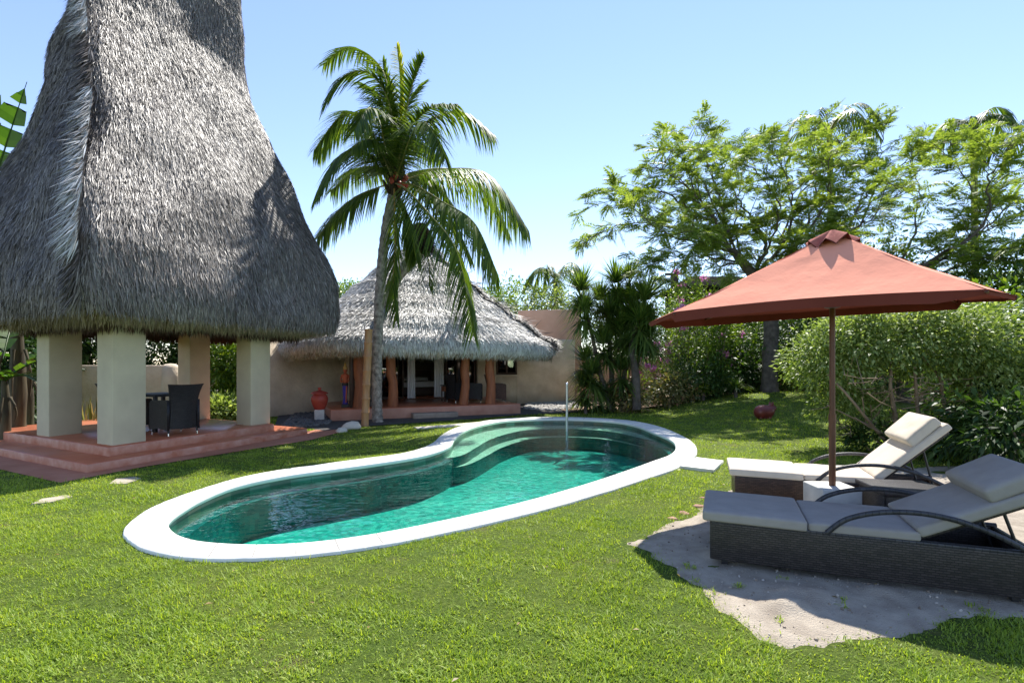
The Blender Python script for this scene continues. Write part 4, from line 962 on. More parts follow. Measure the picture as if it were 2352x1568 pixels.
# ================================================================== UMBRELLA
ub = np.array([3.2, 5.22, .012])
blk = MB(); blk.box(ub+np.array([0, .01, .19]), (.37, .39, .41), Rz(-.06), 0, .012, 2); ob = blk.build('umbrella_base', M['concrete'])
tag(ob, 'white concrete block holding the umbrella pole', 'umbrella base')
um = empty('garden_umbrella', (ub[0], ub[1], .407), 'wide terracotta canvas garden umbrella on a brown wooden pole', 'umbrella')
D0 = ub[1]
apex = U(1909,540,D0); hubz = U(1909,704,D0)[2]
b = MB(); b.tube([[ub[0], ub[1], .395], [ub[0], ub[1], 1.05]], .031, 14); b.tube([[ub[0], ub[1], 1.05], [ub[0], ub[1], apex[2]+.02]], .026, 14); b.tube([[ub[0], ub[1], 1.03], [ub[0], ub[1], 1.12]], .034, 14); b.build('pole', M['pole'], um, True)
FLp, FMp, FRp = U(1547,717,5.35), U(1890,683,4.55), U(2270,665,3.9)
SLp, SRp = U(1491,741,5.9), U(2337,680,4.35)
S2L, S2R = U(1514,738,6.3), U(2312,684,5.0)
BLp, BRp = U(1620,731,6.7), U(2200,690,5.7)
rim = [FLp, FRp, SRp, S2R, BRp, BLp, S2L, SLp]
rim = np.array(rim); NR = len(rim); cap_r = .17
capring = np.array([apex+nrm((q-apex)*np.array([1, 1, 0]))*cap_r+np.array([0, 0, -.07]) for q in rim])
b = MB(); rows = []
full = []; fcap = []
for i in range(NR):
    for k in range(8):
        f = k/8; full.append(rim[i]*(1-f)+rim[(i+1) % NR]*f+(np.array([0, 0, 1.])*.035*math.sin(PI*f) if i == 0 else 0)); fcap.append(capring[i]*(1-f)+capring[(i+1) % NR]*f)
full = np.array(full); fcap = np.array(fcap)
for i in range(NR):                 # one taut panel of cloth per rib bay, edges left sharp at the ribs
    ix = [(i*8+k) % len(full) for k in range(9)]; sg = np.sin(np.linspace(0, PI, 9)); rows = []
    for t_ in np.linspace(0, 1, 14):
        q = fcap[ix]*(1-t_)+full[ix]*t_; q[:, 2] -= .02*math.sin(PI*t_)+.02*sg*t_*(1-t_)*2+.004*np.sin(np.linspace(0, 9, 9)+t_*11+i); rows.append(q)
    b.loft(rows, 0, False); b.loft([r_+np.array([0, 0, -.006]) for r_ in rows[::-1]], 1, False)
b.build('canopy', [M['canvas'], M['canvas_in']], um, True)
inw = nrm((apex-full)*np.array([1, 1, 0]))
vd = .10-.05*np.abs(np.sin((np.arange(len(full))/8)*PI))*.3
vd[8:32] *= .35; vd[48:] *= .45
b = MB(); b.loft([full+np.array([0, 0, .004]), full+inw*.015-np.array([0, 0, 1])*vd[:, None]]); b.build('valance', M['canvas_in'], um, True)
for q in (FLp, FRp, SLp, SRp, BLp, BRp):
    b = MB(); b.tube([apex+np.array([0, 0, -.12]), (apex+q)/2+np.array([0, 0, -.13]), q+np.array([0, 0, -.02])], .012, 6); b.build('rib', M['pole'], um)
    b = MB(); b.tube([[ub[0], ub[1], hubz+.06], apex*.45+q*.55+np.array([0, 0, -.11])], .010, 6); b.build('strut', M['pole'], um)
b = MB(); b.lathe([(.03, hubz-.02), (.07, hubz-.01), (.075, hubz+.05), (.06, hubz+.09), (.03, hubz+.10)], (ub[0], ub[1], 0), 16); b.build('hub', M['dark_wood'], um, True)
# vent cap of folded canvas
b = MB(); n = 64; a = np.linspace(0, 2*PI, n, endpoint=False); rws = []
for f in (0, .35, .7, 1):
    w = np.abs(((a/(2*PI)*8) % 1)-.5)*2
    rr_ = .03+f*(.175+.035*w); z = apex[2]+.045-f*(.10)-f*.075*(1-w)+.02*f*np.sin(a*3)
    rws.append(np.stack([ub[0]+rr_*np.cos(a)*1.0, ub[1]+rr_*np.sin(a), z], 1))
b.loft(rws, 0, True, (True, False)); b.loft([q+np.array([0, 0, -.012]) for q in rws[::-1]], 1); b.build('vent_cap', [simple('faded_dark_canvas', (.42, .15, .12), (.24, .08, .065), 14, .9, .3, 40, spec=.1), M['canvas_in']], um)

# ================================================================== CLAY ANIMAL
pg = GT(1757, 960)
pig = empty('clay_animal', pg, 'small glazed dark red clay animal figure sitting on the sunny grass', 'garden figure')
def ellip(c, r, R=None, nseg=3):
    bm = bmesh.new(); bmesh.ops.create_icosphere(bm, subdivisions=nseg, radius=1)
    for v in bm.verts: v.co = Vector((v.co.x*r[0], v.co.y*r[1], v.co.z*r[2]))
    return bm
fs = pg[1]/13.0
mbp = bpy.data.metaballs.new('clay_blob')
def meta_mesh(elems, name, mat, parent, res=.02):
    mbd = bpy.data.metaballs.new('blob'); mbd.resolution = res; mbd.threshold = .12
    for c, r in elems:
        e = mbd.elements.new(); e.co = c; e.radius = r
    ob_ = bpy.data.objects.new('blob', mbd); COL.objects.link(ob_)
    bpy.context.view_layer.update(); dg = bpy.context.evaluated_depsgraph_get(); me = bpy.data.meshes.new_from_object(ob_.evaluated_get(dg))
    bpy.data.objects.remove(ob_); me.name = name
    me.polygons.foreach_set('use_smooth', np.ones(len(me.polygons), bool)); me.materials.clear(); me.materials.append(mat)
    o_ = bpy.data.objects.new(name, me); COL.objects.link(o_); o_.parent = parent; return o_
bpy.data.metaballs.remove(mbp)
k = fs
meta_mesh([((-.09*k, 0, .15*k), .23*k), ((.0, 0, .15*k), .22*k), ((.08*k, 0, .17*k), .19*k), ((.15*k, 0, .24*k), .13*k), ((.20*k, -.01, .25*k), .09*k), ((.165*k, .02, .31*k), .075*k)], 'body', M['clay_dark'], pig, .022*k)
for sy in (-1, 1):
    b = MB(); b.tube([pg+np.array([.15*k, sy*.045*k, .31*k]), pg+np.array([.155*k, sy*.07*k, .37*k]), pg+np.array([.165*k, sy*.075*k, .41*k])], [.035*k, .026*k, .006*k], 8); b.build('ear', M['clay_dark'], pig, True)
b = MB(); b.tube([pg+np.array([.20*k, 0, .25*k]), pg+np.array([.27*k, -.01, .235*k])], [.045*k, .04*k], 10); b.build('snout', M['clay_dark'], pig, True)
for sx in (-.14, -.02, .08):
    b = MB(); b.tube([pg+np.array([sx*k, -.07*k, .10*k]), pg+np.array([sx*k, -.09*k, -.01])], [.05*k, .04*k], 8); b.build('foot', M['clay_dark'], pig, True)

# ================================================================== COCONUT PALMS
PD = 14.8
pb = G(868, 970); pb[1] = PD; pb = np.array([(868-CX)/F*PD, PD, 0.])
palm = empty('coconut_palm', pb, 'tall coconut palm with arching green fronds and a straight grey trunk', 'palm tree')
tr = catmull([pb+np.array([0, 0, -.1]), U(866,930,PD), U(867,800,PD), U(874,650,PD), U(885,540,PD), U(902,450,PD)], 7)
b = MB(); k = len(tr); zc_ = np.linspace(0, 1, k); 
tr2 = catmull(tr, 3); ringr = np.interp(np.linspace(0, 1, len(tr2)), [0, .06, .2, 1], [.20, .158, .138, .14])*(1+.05*np.sin(np.arange(len(tr2))*1.25)); b.tube(tr2, ringr, 14, 0, True, .03)
b.build('trunk', M['palm_bark'], palm, True)
crown = U(905, 420, PD)
b = MB()
for i in range(26):
    a = i*2.4; h = -.45+i*.035; p0 = crown+np.array([math.cos(a)*.10, math.sin(a)*.10, h]); p1 = crown+np.array([math.cos(a)*.30, math.sin(a)*.30, h+.45+.1*math.sin(i)])
    b.tube([p0, (p0+p1)/2+np.array([0, 0, -.03]), p1], [.075, .055, .03], 6)
b.build('crown_shaft', M['palm_bark_dark'], palm, True)
b = MB()
for i in range(9):
    a = -1.9+i*.42; c = crown+np.array([math.cos(a)*.27+.08, math.sin(a)*.27, -.02+.14*math.sin(i*2)]); bmx = ellip(c, (.075, .075, .10), None, 2); b.bm(bmx, c)
b.build('coconuts', M['terracotta'], palm, True, label='cluster of small reddish young coconuts')
FR = [ # (points, colour, leaflet length)
 ([(905,420,0),(891,205,.2),(855,133,.5),(797,111,.8),(743,150,1.1)],0,.62,.45),
 ([(905,420,0),(898,250,-.3),(850,170,-.7),(790,175,-1.0),(748,235,-1.2)],0,.62,.45),
 ([(905,420,0),(917,300,0),(920,190,.05),(913,108,.1)],1,.42,.9),
 ([(905,420,0),(927,303,-.3),(944,205,-.5),(975,130,-.6)],0,.55,.8),
 ([(905,420,0),(915,330,.4),(935,240,.9),(975,190,1.3)],0,.62,.6),
 ([(905,420,0),(872,340,.2),(833,268,.3),(783,266,.4),(722,345,.5)],0,.66,.4),
 ([(905,420,0),(868,350,.8),(825,290,1.5),(770,300,2.0),(730,360,2.3)],0,.62,.4),
 ([(905,420,0),(875,390,-.5),(833,345,-1.0),(782,356,-1.4),(735,430,-1.7)],0,.68,.25),
 ([(905,420,0),(865,432,.1),(819,451,.2),(770,490,.3),(730,545,.4)],0,.62,.2),
 ([(905,420,0),(912,362,-.2),(963,296,-.1),(1054,256,0),(1135,310,.2)],0,.68,.3),
 ([(905,420,0),(918,385,-.8),(945,310,-1.5),(978,283,-1.9),(1024,360,-2.3)],0,.66,.25),
 ([(905,420,0),(945,408,.2),(1018,388,.4),(1126,404,.6),(1214,530,.8)],0,.80,.2),
 ([(905,420,0),(950,395,1.0),(1040,390,1.9),(1120,440,2.5),(1170,540,2.8)],0,.72,.2),
 ([(905,420,0),(950,425,-.5),(1018,464,-.9),(1090,513,-1.2),(1142,630,-1.4)],0,.75,.15),
 ([(905,420,0),(930,432,-1.0),(985,490,-1.9),(1050,580,-2.5),(1088,770,-2.8)],0,.62,.1),
 ([(905,430,0),(906,470,-.55),(908,560,-.75),(904,650,-.85),(911,735,-.9)],2,.60,.05),
 ([(905,430,0),(925,470,.3),(945,525,.5),(957,595,.6)],0,.5,.1),
 ([(905,420,0),(885,340,-1.0),(870,270,-1.8),(845,250,-2.4),(815,300,-2.9)],0,.62,.4),
 ([(905,420,0),(925,340,1.0),(960,330,1.9),(1010,370,2.6)],0,.62,.4),
 ([(905,420,0),(895,310,.7),(870,220,1.3),(830,190,1.8)],0,.64,.55),
 ([(905,420,0),(930,320,-.5),(985,250,-.9),(1050,240,-1.2)],0,.62,.45),
 ([(905,420,0),(870,385,1.0),(815,390,1.9),(760,440,2.4)],0,.64,.3),
 ([(905,420,0),(880,360,-.9),(850,320,-1.7),(810,340,-2.3)],0,.62,.35),
 ([(905,420,0),(940,400,1.4),(1000,420,2.4),(1060,500,3.0)],0,.66,.2),
 ([(905,420,0),(900,300,.4),(885,190,.7),(880,140,.8)],0,.5,.8),
]
for pts, kind, LL, stf in FR:
    P = [crown if i == 0 else U(u, v, PD+dd) for i, (u, v, dd) in enumerate(pts)]
    frond(P, 104 if kind != 2 else 60, LL*1.12*(.8 if kind == 2 else 1), .044, M['palm_yellow'] if kind == 1 else M['palm_leaf'], M['rachis_orange'] if kind == 2 else M['rachis'], palm, 'frond', stiff=stf)
# second, leaning palm behind it
P2 = PD+1.6
lp = empty('leaning_palm', np.array([(862-CX)/F*P2, P2, 0]), 'leaning old palm trunk with a shaggy dark head behind the tall palm', 'palm tree')
b = MB(); q = catmull([np.array([(862-CX)/F*P2, P2, -.1]), U(866,840,P2), U(882,720,P2), U(912,640,P2), U(950,590,P2), U(968,545,P2)], 8); b.tube(q, [.2, .16, .15, .16, .2, .2], 12, 0, True, .04); b.build('trunk', M['palm_bark'], lp, True)
hd = U(966, 550, P2); b = MB(); b.tube([hd+np.array([-.05, 0, -.45]), hd, hd+np.array([0, 0, .3]), hd+np.array([.02, 0, .5])], [.2, .30, .28, .12], 10, 0, True, .12)
d = sph(700); V, Fq = kites(hd+d*.22, d+np.array([0, 0, -.9]), sph(700), .35, .03, 0, .2); b.add(V, Fq); b.build('fibre_head', M['palm_bark_dark'], lp)
for pts in ([(968,545,0),(1000,500,-.3),(1050,530,-.6),(1085,600,-.8)], [(968,545,0),(1010,530,.3),(1060,590,.5),(1080,690,.6)], [(968,545,0),(985,600,-.5),(985,660,-.8)]):
    frond([U(u, v, P2+dd) for u, v, dd in pts], 44, .5, .045, M['palm_leaf'], M['rachis'], lp, 'frond', stiff=.15)

# ================================================================== FEATHERY SHADE TREES (right)
def comp_leaves(mb, P, D, L=.42, npair=15, m=0):
    """feathery compound leaves: rows of slim leaflets along a drooping midrib"""
    n = len(P); D = nrm(D); S = nrm(np.cross(D, np.array([0, 0, 1.])+rng.normal(scale=.35, size=(n, 3)))); l = L*(.6+.7*rng.random(n))
    allP, allD, allN, allL = [], [], [], []
    Nn = nrm(np.cross(S, D)); Nn = Nn*np.sign(Nn[:, 2:3]+1e-6)
    for j in range(npair):
        t = (j+1.2)/(npair+1.2); c = P+D*(l*t)[:, None]+np.array([0, 0, -1.])*(l*.28*t*t)[:, None]
        ll = l*.27*(math.sin(PI*min(1, t*.85+.16)))**.8
        for sg in (1, -1):
            allP.append(c); allD.append(D*.55+S*sg*.9+np.array([-.12, 0, -.18])+rng.normal(scale=.12, size=(n, 3))); allN.append(Nn); allL.append(ll)
    V, Fq = kites(np.concatenate(allP), np.concatenate(allD), np.concatenate(allN), np.concatenate(allL), np.concatenate(allL)*.26, .0, .1); mb.add(V, Fq, m)
def feather_tree(name, base, label, limbs, d, trunk, density=1.0, wmat='bark', lmat='feather', dspread=2.4, leafL=.54):
    root = empty(name, base, label, 'tree', 'feathery shade trees')
    wb = MB(); lb = MB()
    wb.tube(catmull(trunk[0], 6), trunk[1], 12, 0, True, .05)
    for pts, r0, nsub in limbs:
        off = 0 if isinstance(pts[0][0], float) and False else 0
        P = catmull([U(u, v, d+dd) for u, v, dd in pts], 8)
        P[1:-1] += rng.normal(scale=.035, size=P[1:-1].shape)
        wb.tube(P, [r0*.72, r0*.42, r0*.2, .010], 8)
        nS = int(nsub*density*1.45)
        for j in range(nS):
            t = .14+.86*(j+rng.random())/nS; i = min(int(t*(len(P)-1)), len(P)-2); p0 = P[i]; T = nrm(P[i+1]-P[i])
            dr = nrm(T*.5+sph(1)[0]*np.array([1.1, 1.1, .5])+np.array([0, 0, .10])); ln = rng.uniform(.6, 1.6)
            sub = catmull([p0, p0+dr*ln*.5+np.array([0, 0, .08]), p0+dr*ln+np.array([0, 0, -.02])], 4)
            wb.tube(sub, [max(.012, r0*.16), .005], 5, 0, False)
            k = rng.integers(10, 17); tt = .35+.65*rng.random(k); ii = np.minimum((tt*(len(sub)-1)).astype(int), len(sub)-2)
            Pl = sub[ii]+(sub[ii+1]-sub[ii])*rng.random((k, 1))
            Dl = nrm(dr*.6+sph(k)*np.array([1, 1, .4])+np.array([-.15, 0, .02]))
            comp_leaves(lb, Pl, Dl, leafL)
        k = 12; comp_leaves(lb, np.repeat(P[-1:], k, 0), nrm(nrm(P[-1]-P[-3])*.5+sph(k)*np.array([1, 1, .5])), leafL)
    wb.build('trunk', M[wmat], root, True); lb.build('crown', M[lmat], root)
    return root
TD = 19.5
tb_ = np.array([(1768-CX)/F*TD, TD, 0]); tb_[2] = float(terrain(tb_[0], tb_[1]))
LA = [
 ([(1690,585,0),(1655,540,-.4),(1630,490,-.8),(1575,426,-1.2),(1490,375,-1.6)],.13,15),
 ([(1690,590,0),(1655,557,.6),(1575,529,1.3),(1434,515,2.0),(1338,560,2.5)],.11,15),
 ([(1680,560,0),(1646,435,1.0),(1613,350,1.6),(1572,318,2.0)],.10,12),
 ([(1690,585,0),(1640,560,-1.2),(1540,545,-2.2),(1450,470,-3.0)],.09,13),
 ([(1600,500,0),(1540,450,-.5),(1450,440,-1.0),(1400,470,-1.2)],.07,11),
 ([(1720,640,0),(1760,570,.4),(1740,520,.7),(1688,445,1.2),(1650,360,1.6),(1630,330,1.8)],.12,13),
 ([(1730,640,0),(1801,557,-.3),(1820,480,-.5),(1801,393,-.8),(1750,310,-1.0)],.12,14),
 ([(1745,650,0),(1840,545,.8),(1874,440,1.3),(1872,370,1.6),(1872,285,1.9)],.11,13),
 ([(1750,660,0),(1850,540,-.8),(1904,454,-1.4),(1900,380,-1.8),(1950,315,-2.2)],.10,13),
 ([(1760,660,0),(1928,548,.5),(1979,463,.9),(2060,385,1.2),(2163,320,1.5)],.12,16),
 ([(1760,670,0),(1950,540,1.5),(1998,463,2.2),(2026,350,2.8),(2030,285,3.0)],.10,13),
 ([(1700,600,0),(1660,610,-.6),(1600,600,-1.4),(1530,640,-2.0)],.06,8),
 ([(1710,620,0),(1690,520,1.8),(1700,430,2.6),(1720,350,3.0)],.08,11),
 ([(1790,560,0),(1850,430,2.5),(1960,360,3.4),(1990,295,3.6)],.07,10),
 ([(1700,590,0),(1600,400,.2),(1530,340,.4)],.07,9),
 ([(1740,620,0),(1790,500,-1.4),(1760,420,-2.2),(1700,370,-2.6)],.07,12),
 ([(1760,640,0),(1850,520,2.0),(1930,450,3.0),(1960,380,3.4)],.07,12),
 ([(1690,590,0),(1600,540,2.4),(1500,500,3.4),(1430,440,3.8)],.07,12),
 ([(1690,600,0),(1620,590,-1.0),(1540,595,-1.6),(1470,620,-2.0)],.06,10),
 ([(1760,650,0),(1900,560,-2.0),(2000,500,-3.0),(2080,430,-3.4)],.07,12),
 ([(1760,650,0),(1830,590,-1.2),(1900,530,-1.8)],.06,9),
]
feather_tree('shade_tree', tb_, 'wide feathery leaved tree behind the umbrella with a grey trunk on the mound', LA, TD,
 ([tb_+np.array([0, 0, -.2]), U(1768,860,TD), U(1771,760,TD), U(1765,700,TD), U(1735,640,TD), U(1692,585,TD)], [.36, .27, .26, .24, .2, .15]), 1.25)
T2 = 16.8
t2b = np.array([(2075-CX)/F*T2, T2, 0]); t2b[2] = float(terrain(t2b[0], t2b[1]))
LB = [
 ([(2060,640,0),(2139,600,.2),(2210,557,.4),(2304,510,.6),(2390,480,.8)],.10,14),
 ([(2060,650,0),(2180,620,-.8),(2270,590,-1.4),(2380,560,-2.0)],.08,13),
 ([(2060,640,0),(2230,560,.4),(2240,450,.7),(2190,370,1.0),(2180,325,1.1)],.08,14),
 ([(2100,620,0),(2257,520,-.6),(2270,420,-1.0),(2300,360,-1.4),(2330,330,-1.6)],.08,13),
 ([(2060,640,0),(2100,520,.8),(2110,430,1.3),(2090,360,1.6)],.07,10),
 ([(2200,600,0),(2330,450,1.0),(2380,380,1.4)],.06,10),
 ([(2080,660,0),(2200,670,.6),(2330,640,1.2),(2400,620,1.4)],.06,11),
]
feather_tree('shade_tree', t2b, 'feathery leaved tree with long low branches at the right edge behind the shrubs', LB, T2,
 ([t2b+np.array([0, 0, -.2]), U(2072,800,T2), U(2062,700,T2), U(2060,640,T2)], [.2, .16, .14, .11]), 1.2)

# ================================================================== SHRUBS AND BORDER PLANTS
def gp(u, d): 
    x = (u-CX)/F*d; return np.array([x, d, float(terrain(x, d))])
# big variegated shrub behind the loungers: visible stems, crown held high and drooping left
sb0 = gp(2060, 9.6)
root = empty('variegated_shrub', sb0, 'big rounded pale green shrub with bare brown stems behind the loungers', 'shrub')
mb = MB(); lb = MB()
cl = []
for c, rad, ncl in ((U(2050,805,9.8), (1.55, 1.2, .88), 420), (U(1905,850,9.9), (.66, .8, .85), 170), (U(2190,810,9.4), (1.1, 1.0, .85), 260), (U(1945,930,9.9), (.5, .6, .45), 90), (U(2060,745,10.0), (1.1, .9, .45), 140), (U(2290,890,9.0), (.75, .7, .60), 110), (U(1990,765,9.9),(.8,.8,.4),90)):
    cl.append(leaf_cloud(lb, c, rad, ncl, 28, .085, .034, 0, .25, .5, .35, lo=-.5))
lb.build('foliage', M['shrub'], root)
for pts, r in (([(2085,1065),(2065,1000),(2050,920),(2045,880),(2048,830)], .045), ([(2130,1050),(2110,960),(2105,900),(2100,840)], .038), ([(2060,1045),(1990,960),(1940,900),(1900,860)], .03), ([(2220,1000),(2170,930),(2160,870),(2120,820)], .04), ([(2070,1050),(2020,990),(1960,960),(1900,930)], .02), ([(2240,990),(2260,920),(2200,860),(2240,800)], .025)):
    mb = MB(); mb.tube(catmull([U(u, v, 9.2+rng.normal(scale=.12)) for u, v in pts], 5), [r, r*.8, r*.5], 8, 0, True, .05); mb.build('stem', M['bark_pale'], root, True)
mb = MB()
for i in range(90):
    p0 = U(rng.uniform(1900, 2220), rng.uniform(860, 1000), 9.2+rng.normal(scale=.4)); d_ = nrm(sph(1)[0]*np.array([1, .7, .6])); mb.tube([p0, p0+d_*.25, p0+d_*.5+np.array([0, 0, .06])], [.010, .004], 4, 0, False)
tag(mb.build('twigs', M['bark_pale'], root, True), kind='stuff')
def low(name, u, d, w, h, label, mat, L, W, ncl=80, per=12, **k):
    return bush(name, gp(u, d), (w, w, h), label, k.pop('cat', 'shrub'), M[mat], L, W, ncl, per, **k)
low('glossy_shrub', 2330, 7.6, 1.5, 1.25, 'dark green shrub with long leaves at the right edge beside the lounger pillow', 'dark_leaf', .16, .045, 130, 16, clump_r=.2, down=.5)
low('glossy_shrub', 2230, 8.7, 1.4, .75, 'low dark shrub directly behind the cream lounger back', 'dark_leaf', .13, .04, 110, 14, clump_r=.2)
low('glossy_shrub', 2040, 9.4, 1.7, .55, 'low dark ground shrub under the pale variegated shrub', 'dark_leaf', .10, .035, 120, 14, clump_r=.2)
low('glossy_shrub', 2420, 9.2, 2.4, 2.5, 'tall dark broad leaved shrub at the far right behind the pillow', 'dark_leaf', .20, .075, 200, 14, clump_r=.3)
low('glossy_shrub', 2290, 11.6, 3.2, 3.4, 'tall shrub with bright yellow-green leaves under the right corner of the umbrella', 'bright_leaf', .17, .07, 240, 13, clump_r=.35)
low('glossy_shrub', 2380, 14.5, 4.5, 4.6, 'dark tall hedge plant closing the right edge of the garden', 'dark_leaf', .22, .085, 260, 13, clump_r=.5)
for i, (u, d, w, h, m_, l) in enumerate([
  (1600, 19.6, 2.6, 1.5, 'dark_leaf', 'dark low shrub left of centre in the shaded border'),
  (1545, 19.0, 1.8, 1.15, 'croton', 'mixed coloured croton shrub at the foot of the strap leaved trees'),
  (1445, 18.2, 1.3, .95, 'croton', 'small reddish green croton by the pool end of the border'),
  (1680, 21.2, 2.6, 2.0, 'dark_leaf', 'dark glossy shrub between the croton and the tree trunk'),
  (1722, 20.6, 1.3, 1.3, 'dark_leaf', 'dark shrub just left of the tree trunk on the mound'),
  (1838, 21.4, 2.2, 3.0, 'bright_leaf', 'bright green shrub just right of the grey tree trunk'),
  (1650, 23.0, 4.2, 3.6, 'dark_leaf', 'dense tall dark shrub under the feathery tree'),
  (1860, 21.0, 4.6, 4.6, 'dark_leaf', 'dense dark shrub mass behind the umbrella pole'),
  (1995, 17.0, 4.0, 4.6, 'dark_leaf', 'dark leafy shrub showing between the umbrella and the pale shrub'),
  (1385, 26.5, 3.4, 4.4, 'dark_leaf', 'dark bush filling the gap between the tall orange wall and the strap leaved trees'),
  (1480, 26.0, 3.0, 5.2, 'dark_leaf', 'tall dark bush directly behind the strap leaved trees'),
  (1548, 25.0, 2.4, 5.4, 'bright_leaf', 'tall bush with bright leaves left of the dark roofed house'),
  (1640, 20.2, 1.5, 3.0, 'bright_leaf', 'bright yellow-green shrub beside the bougainvillea'),
  (1790, 23.5, 4.2, 4.9, 'bright_leaf', 'light green bush high behind the tree trunk'),
  (2120, 19.5, 6.0, 5.2, 'bright_leaf', 'tall light green bush behind the umbrella canopy'),
  (1920, 25.0, 6.0, 6.6, 'dark_leaf', 'tall dark tree-like shrub rising behind the umbrella top')]):
    low('border_shrub', u, d, w, h, l, m_, .17 if d > 20 else .13, .065, int(85*w), 16, clump_r=.3, group='border shrubs', lo=-.95)
low('bougainvillea', 1600, 21.5, 3.6, 5.3, 'climbing bougainvillea with pink flower clusters above the orange wall', 'bright_leaf', .11, .06, 420, 14, clump_r=.32, flowers=20, stems=7, cat='flowering shrub')
low('bougainvillea', 1500, 21.8, 1.5, 2.9, 'bougainvillea spilling pink flowers over the low orange wall', 'bright_leaf', .10, .055, 90, 13, clump_r=.26, flowers=26, stems=4, cat='flowering shrub')
# strap leaved trees (dracaenas)
def dracaena(u, d, heads, label, trunks, n=70, L=.95, young=None):
    base = gp(u, d); root = empty('dragon_tree', base, label, 'tree', 'strap leaved trees at the pool end')
    wb = MB(); hb = MB(); yb = MB()
    for pts, r in trunks:
        P = catmull([U(a, b_, d+c_) for a, b_, c_ in pts], 6); wb.tube(P, [r*1.25, r, r*.85], 9, 0, True, .05)
    for (a, b_, c_, s_) in heads:
        p = U(a, b_, d+c_); rosette(hb, p, int(n*2.2*s_), L*s_, .046, .45, .2); rosette(hb, p+np.array([0, 0, -.3]), int(n*1.4*s_), L*.9*s_, .05, -.45, .4); rosette(hb, p+np.array([.15, -.1, -.55]), int(n*.6*s_), L*.75*s_, .06, -.3, .5)
        if young: rosette(yb, p+np.array([0, 0, .1]), 16, L*.62*s_, .05, 1.6, .15)
    wb.build('trunk', M['bark'], root, True); hb.build('crown', M['strap'], root)
    if young: yb.build('young_leaves', M['strap_young'], root)
    return root
dracaena(1395, 18.0, [(1335,668,0,1.15),(1340,715,-.3,1.0)], 'leftmost strap leaved tree, slender and leaning toward the bungalow roof', [([(1400,940,0),(1380,860,0),(1362,780,0),(1342,700,0)], .07)], 80, young=1)
dracaena(1408, 18.4, [(1415,650,.2,1.1),(1400,720,0,1.1),(1430,760,-.3,1.1),(1385,790,-.4,1.0),(1378,690,.5,1.0),(1440,800,.3,1.0),(1380,910,-.2,.9),(1360,860,-.5,1.1),(1345,830,.2,1.0),(1340,890,.0,.9)], 'bushy strap leaved tree with leaves down to the ground in the middle of the clump', [([(1408,945,0),(1405,860,0),(1400,760,0),(1415,670,.1)], .08), ([(1412,945,0),(1390,880,0),(1365,850,0)], .05)], 80, young=1)
dracaena(1432, 18.2, [(1450,700,.2,1.1),(1420,690,.4,1.0),(1455,760,0,1.0),(1445,640,.4,.9),(1425,850,-.3,.9)], 'strap leaved tree with a reddish crooked stem inside the clump', [([(1425,945,0),(1432,870,0),(1450,800,0),(1450,710,0)], .07), ([(1428,935,0),(1462,850,0),(1470,800,0)], .055)], 80)
dracaena(1462, 17.6, [(1482,690,0,1.2),(1470,740,-.2,1.15),(1490,770,.2,.9),(1452,720,.3,.9)], 'rightmost strap leaved tree with a thick pale trunk beside the orange wall', [([(1462,940,0),(1460,860,0),(1452,800,0),(1475,720,0)], .12)], 85, young=1)
for i, (u, d, l, s_) in enumerate([(1345, 17.6, 'dark spiky low plant at the left foot of the strap leaved trees', .5), (1480, 20.0, 'bright spiky plant behind the pale trunk of the strap leaved tree', .6), (1615, 18.8, 'fountain of thin bright leaves in the shaded border', .75), (1690, 18.4, 'dark arching strap plant in front of the shaded border', .8), (1640, 21.0, 'spiky topped small tree in the shaded border', .8)]):
    p = gp(u, d); rt = empty('spiky_plant', p, l, 'plant', 'spiky border plants'); hb = MB(); hgt = 1.45 if i == 4 else .28
    rosette(hb, p+np.array([0, 0, hgt]), 90, s_, .05, .6, .5); hb.build('leaves', M['strap_young' if i in (1, 2) else 'strap'], rt)
    sbm = MB(); sbm.tube([p+np.array([0, 0, -.05]), p+np.array([0, 0, hgt])], [.07, .05], 7); sbm.build('stem', M['bark'], rt, True)
# orange garden walls and the far house
def gwall(name, p0, p1, h, label, mat, th=.25, cap=None):
    d_ = nrm(p1-p0); L_ = float(np.linalg.norm((p1-p0)[:2])); a_ = math.atan2(d_[1], d_[0]); c_ = (p0+p1)/2; r_ = empty(name, (c_[0], c_[1], 0), label, 'wall')
    b = MB(); b.box((c_[0], c_[1], h/2-.05), (L_, th, h+.1), Rz(a_), 0, .03, 2); b.build('wall_body', M[mat], r_)
    if cap: b = MB(); b.box((c_[0], c_[1], h+.03), (L_+.04, th+.08, .06), Rz(a_), 0, .02); b.build('capping', M[cap], r_)
    return r_
gwall('garden_wall', gp(1190, 24.0), gp(1335, 23.5), 1.6+128/F*23.7, 'tall orange rendered wall right of the bungalow roof', 'orange_wall')
gwall('garden_wall', gp(1335, 24.2), gp(1560, 24.2), 1.6+12/F*24.2, 'low orange garden wall behind the strap leaved trees', 'orange_wall', cap='stucco')
gwall('garden_wall', gp(1560, 26), gp(2500, 22), 2.2, 'long dark orange boundary wall behind the shaded border', 'orange_wall')
hd_ = 36.
hr = empty('neighbour_house', gp(1600, hd_), 'dark roofed neighbouring house with a spired ridge half hidden by trees', 'house')
b = MB(); c_ = U(1640, 668, hd_); b.box((c_[0], c_[1], c_[2]/2), (5.6, 4, c_[2]), None, 0, .02); b.build('wall', M['dark_roof'], hr)
b = MB(); e = [np.array([c_[0]+sx*3.3, c_[1]+sy*2.6, c_[2]]) for sx, sy in ((-1, -1), (1, -1), (1, 1), (-1, 1))]; tp = [np.array([c_[0]+sx*1.7, c_[1], c_[2]+1.0]) for sx in (-1, 1)]
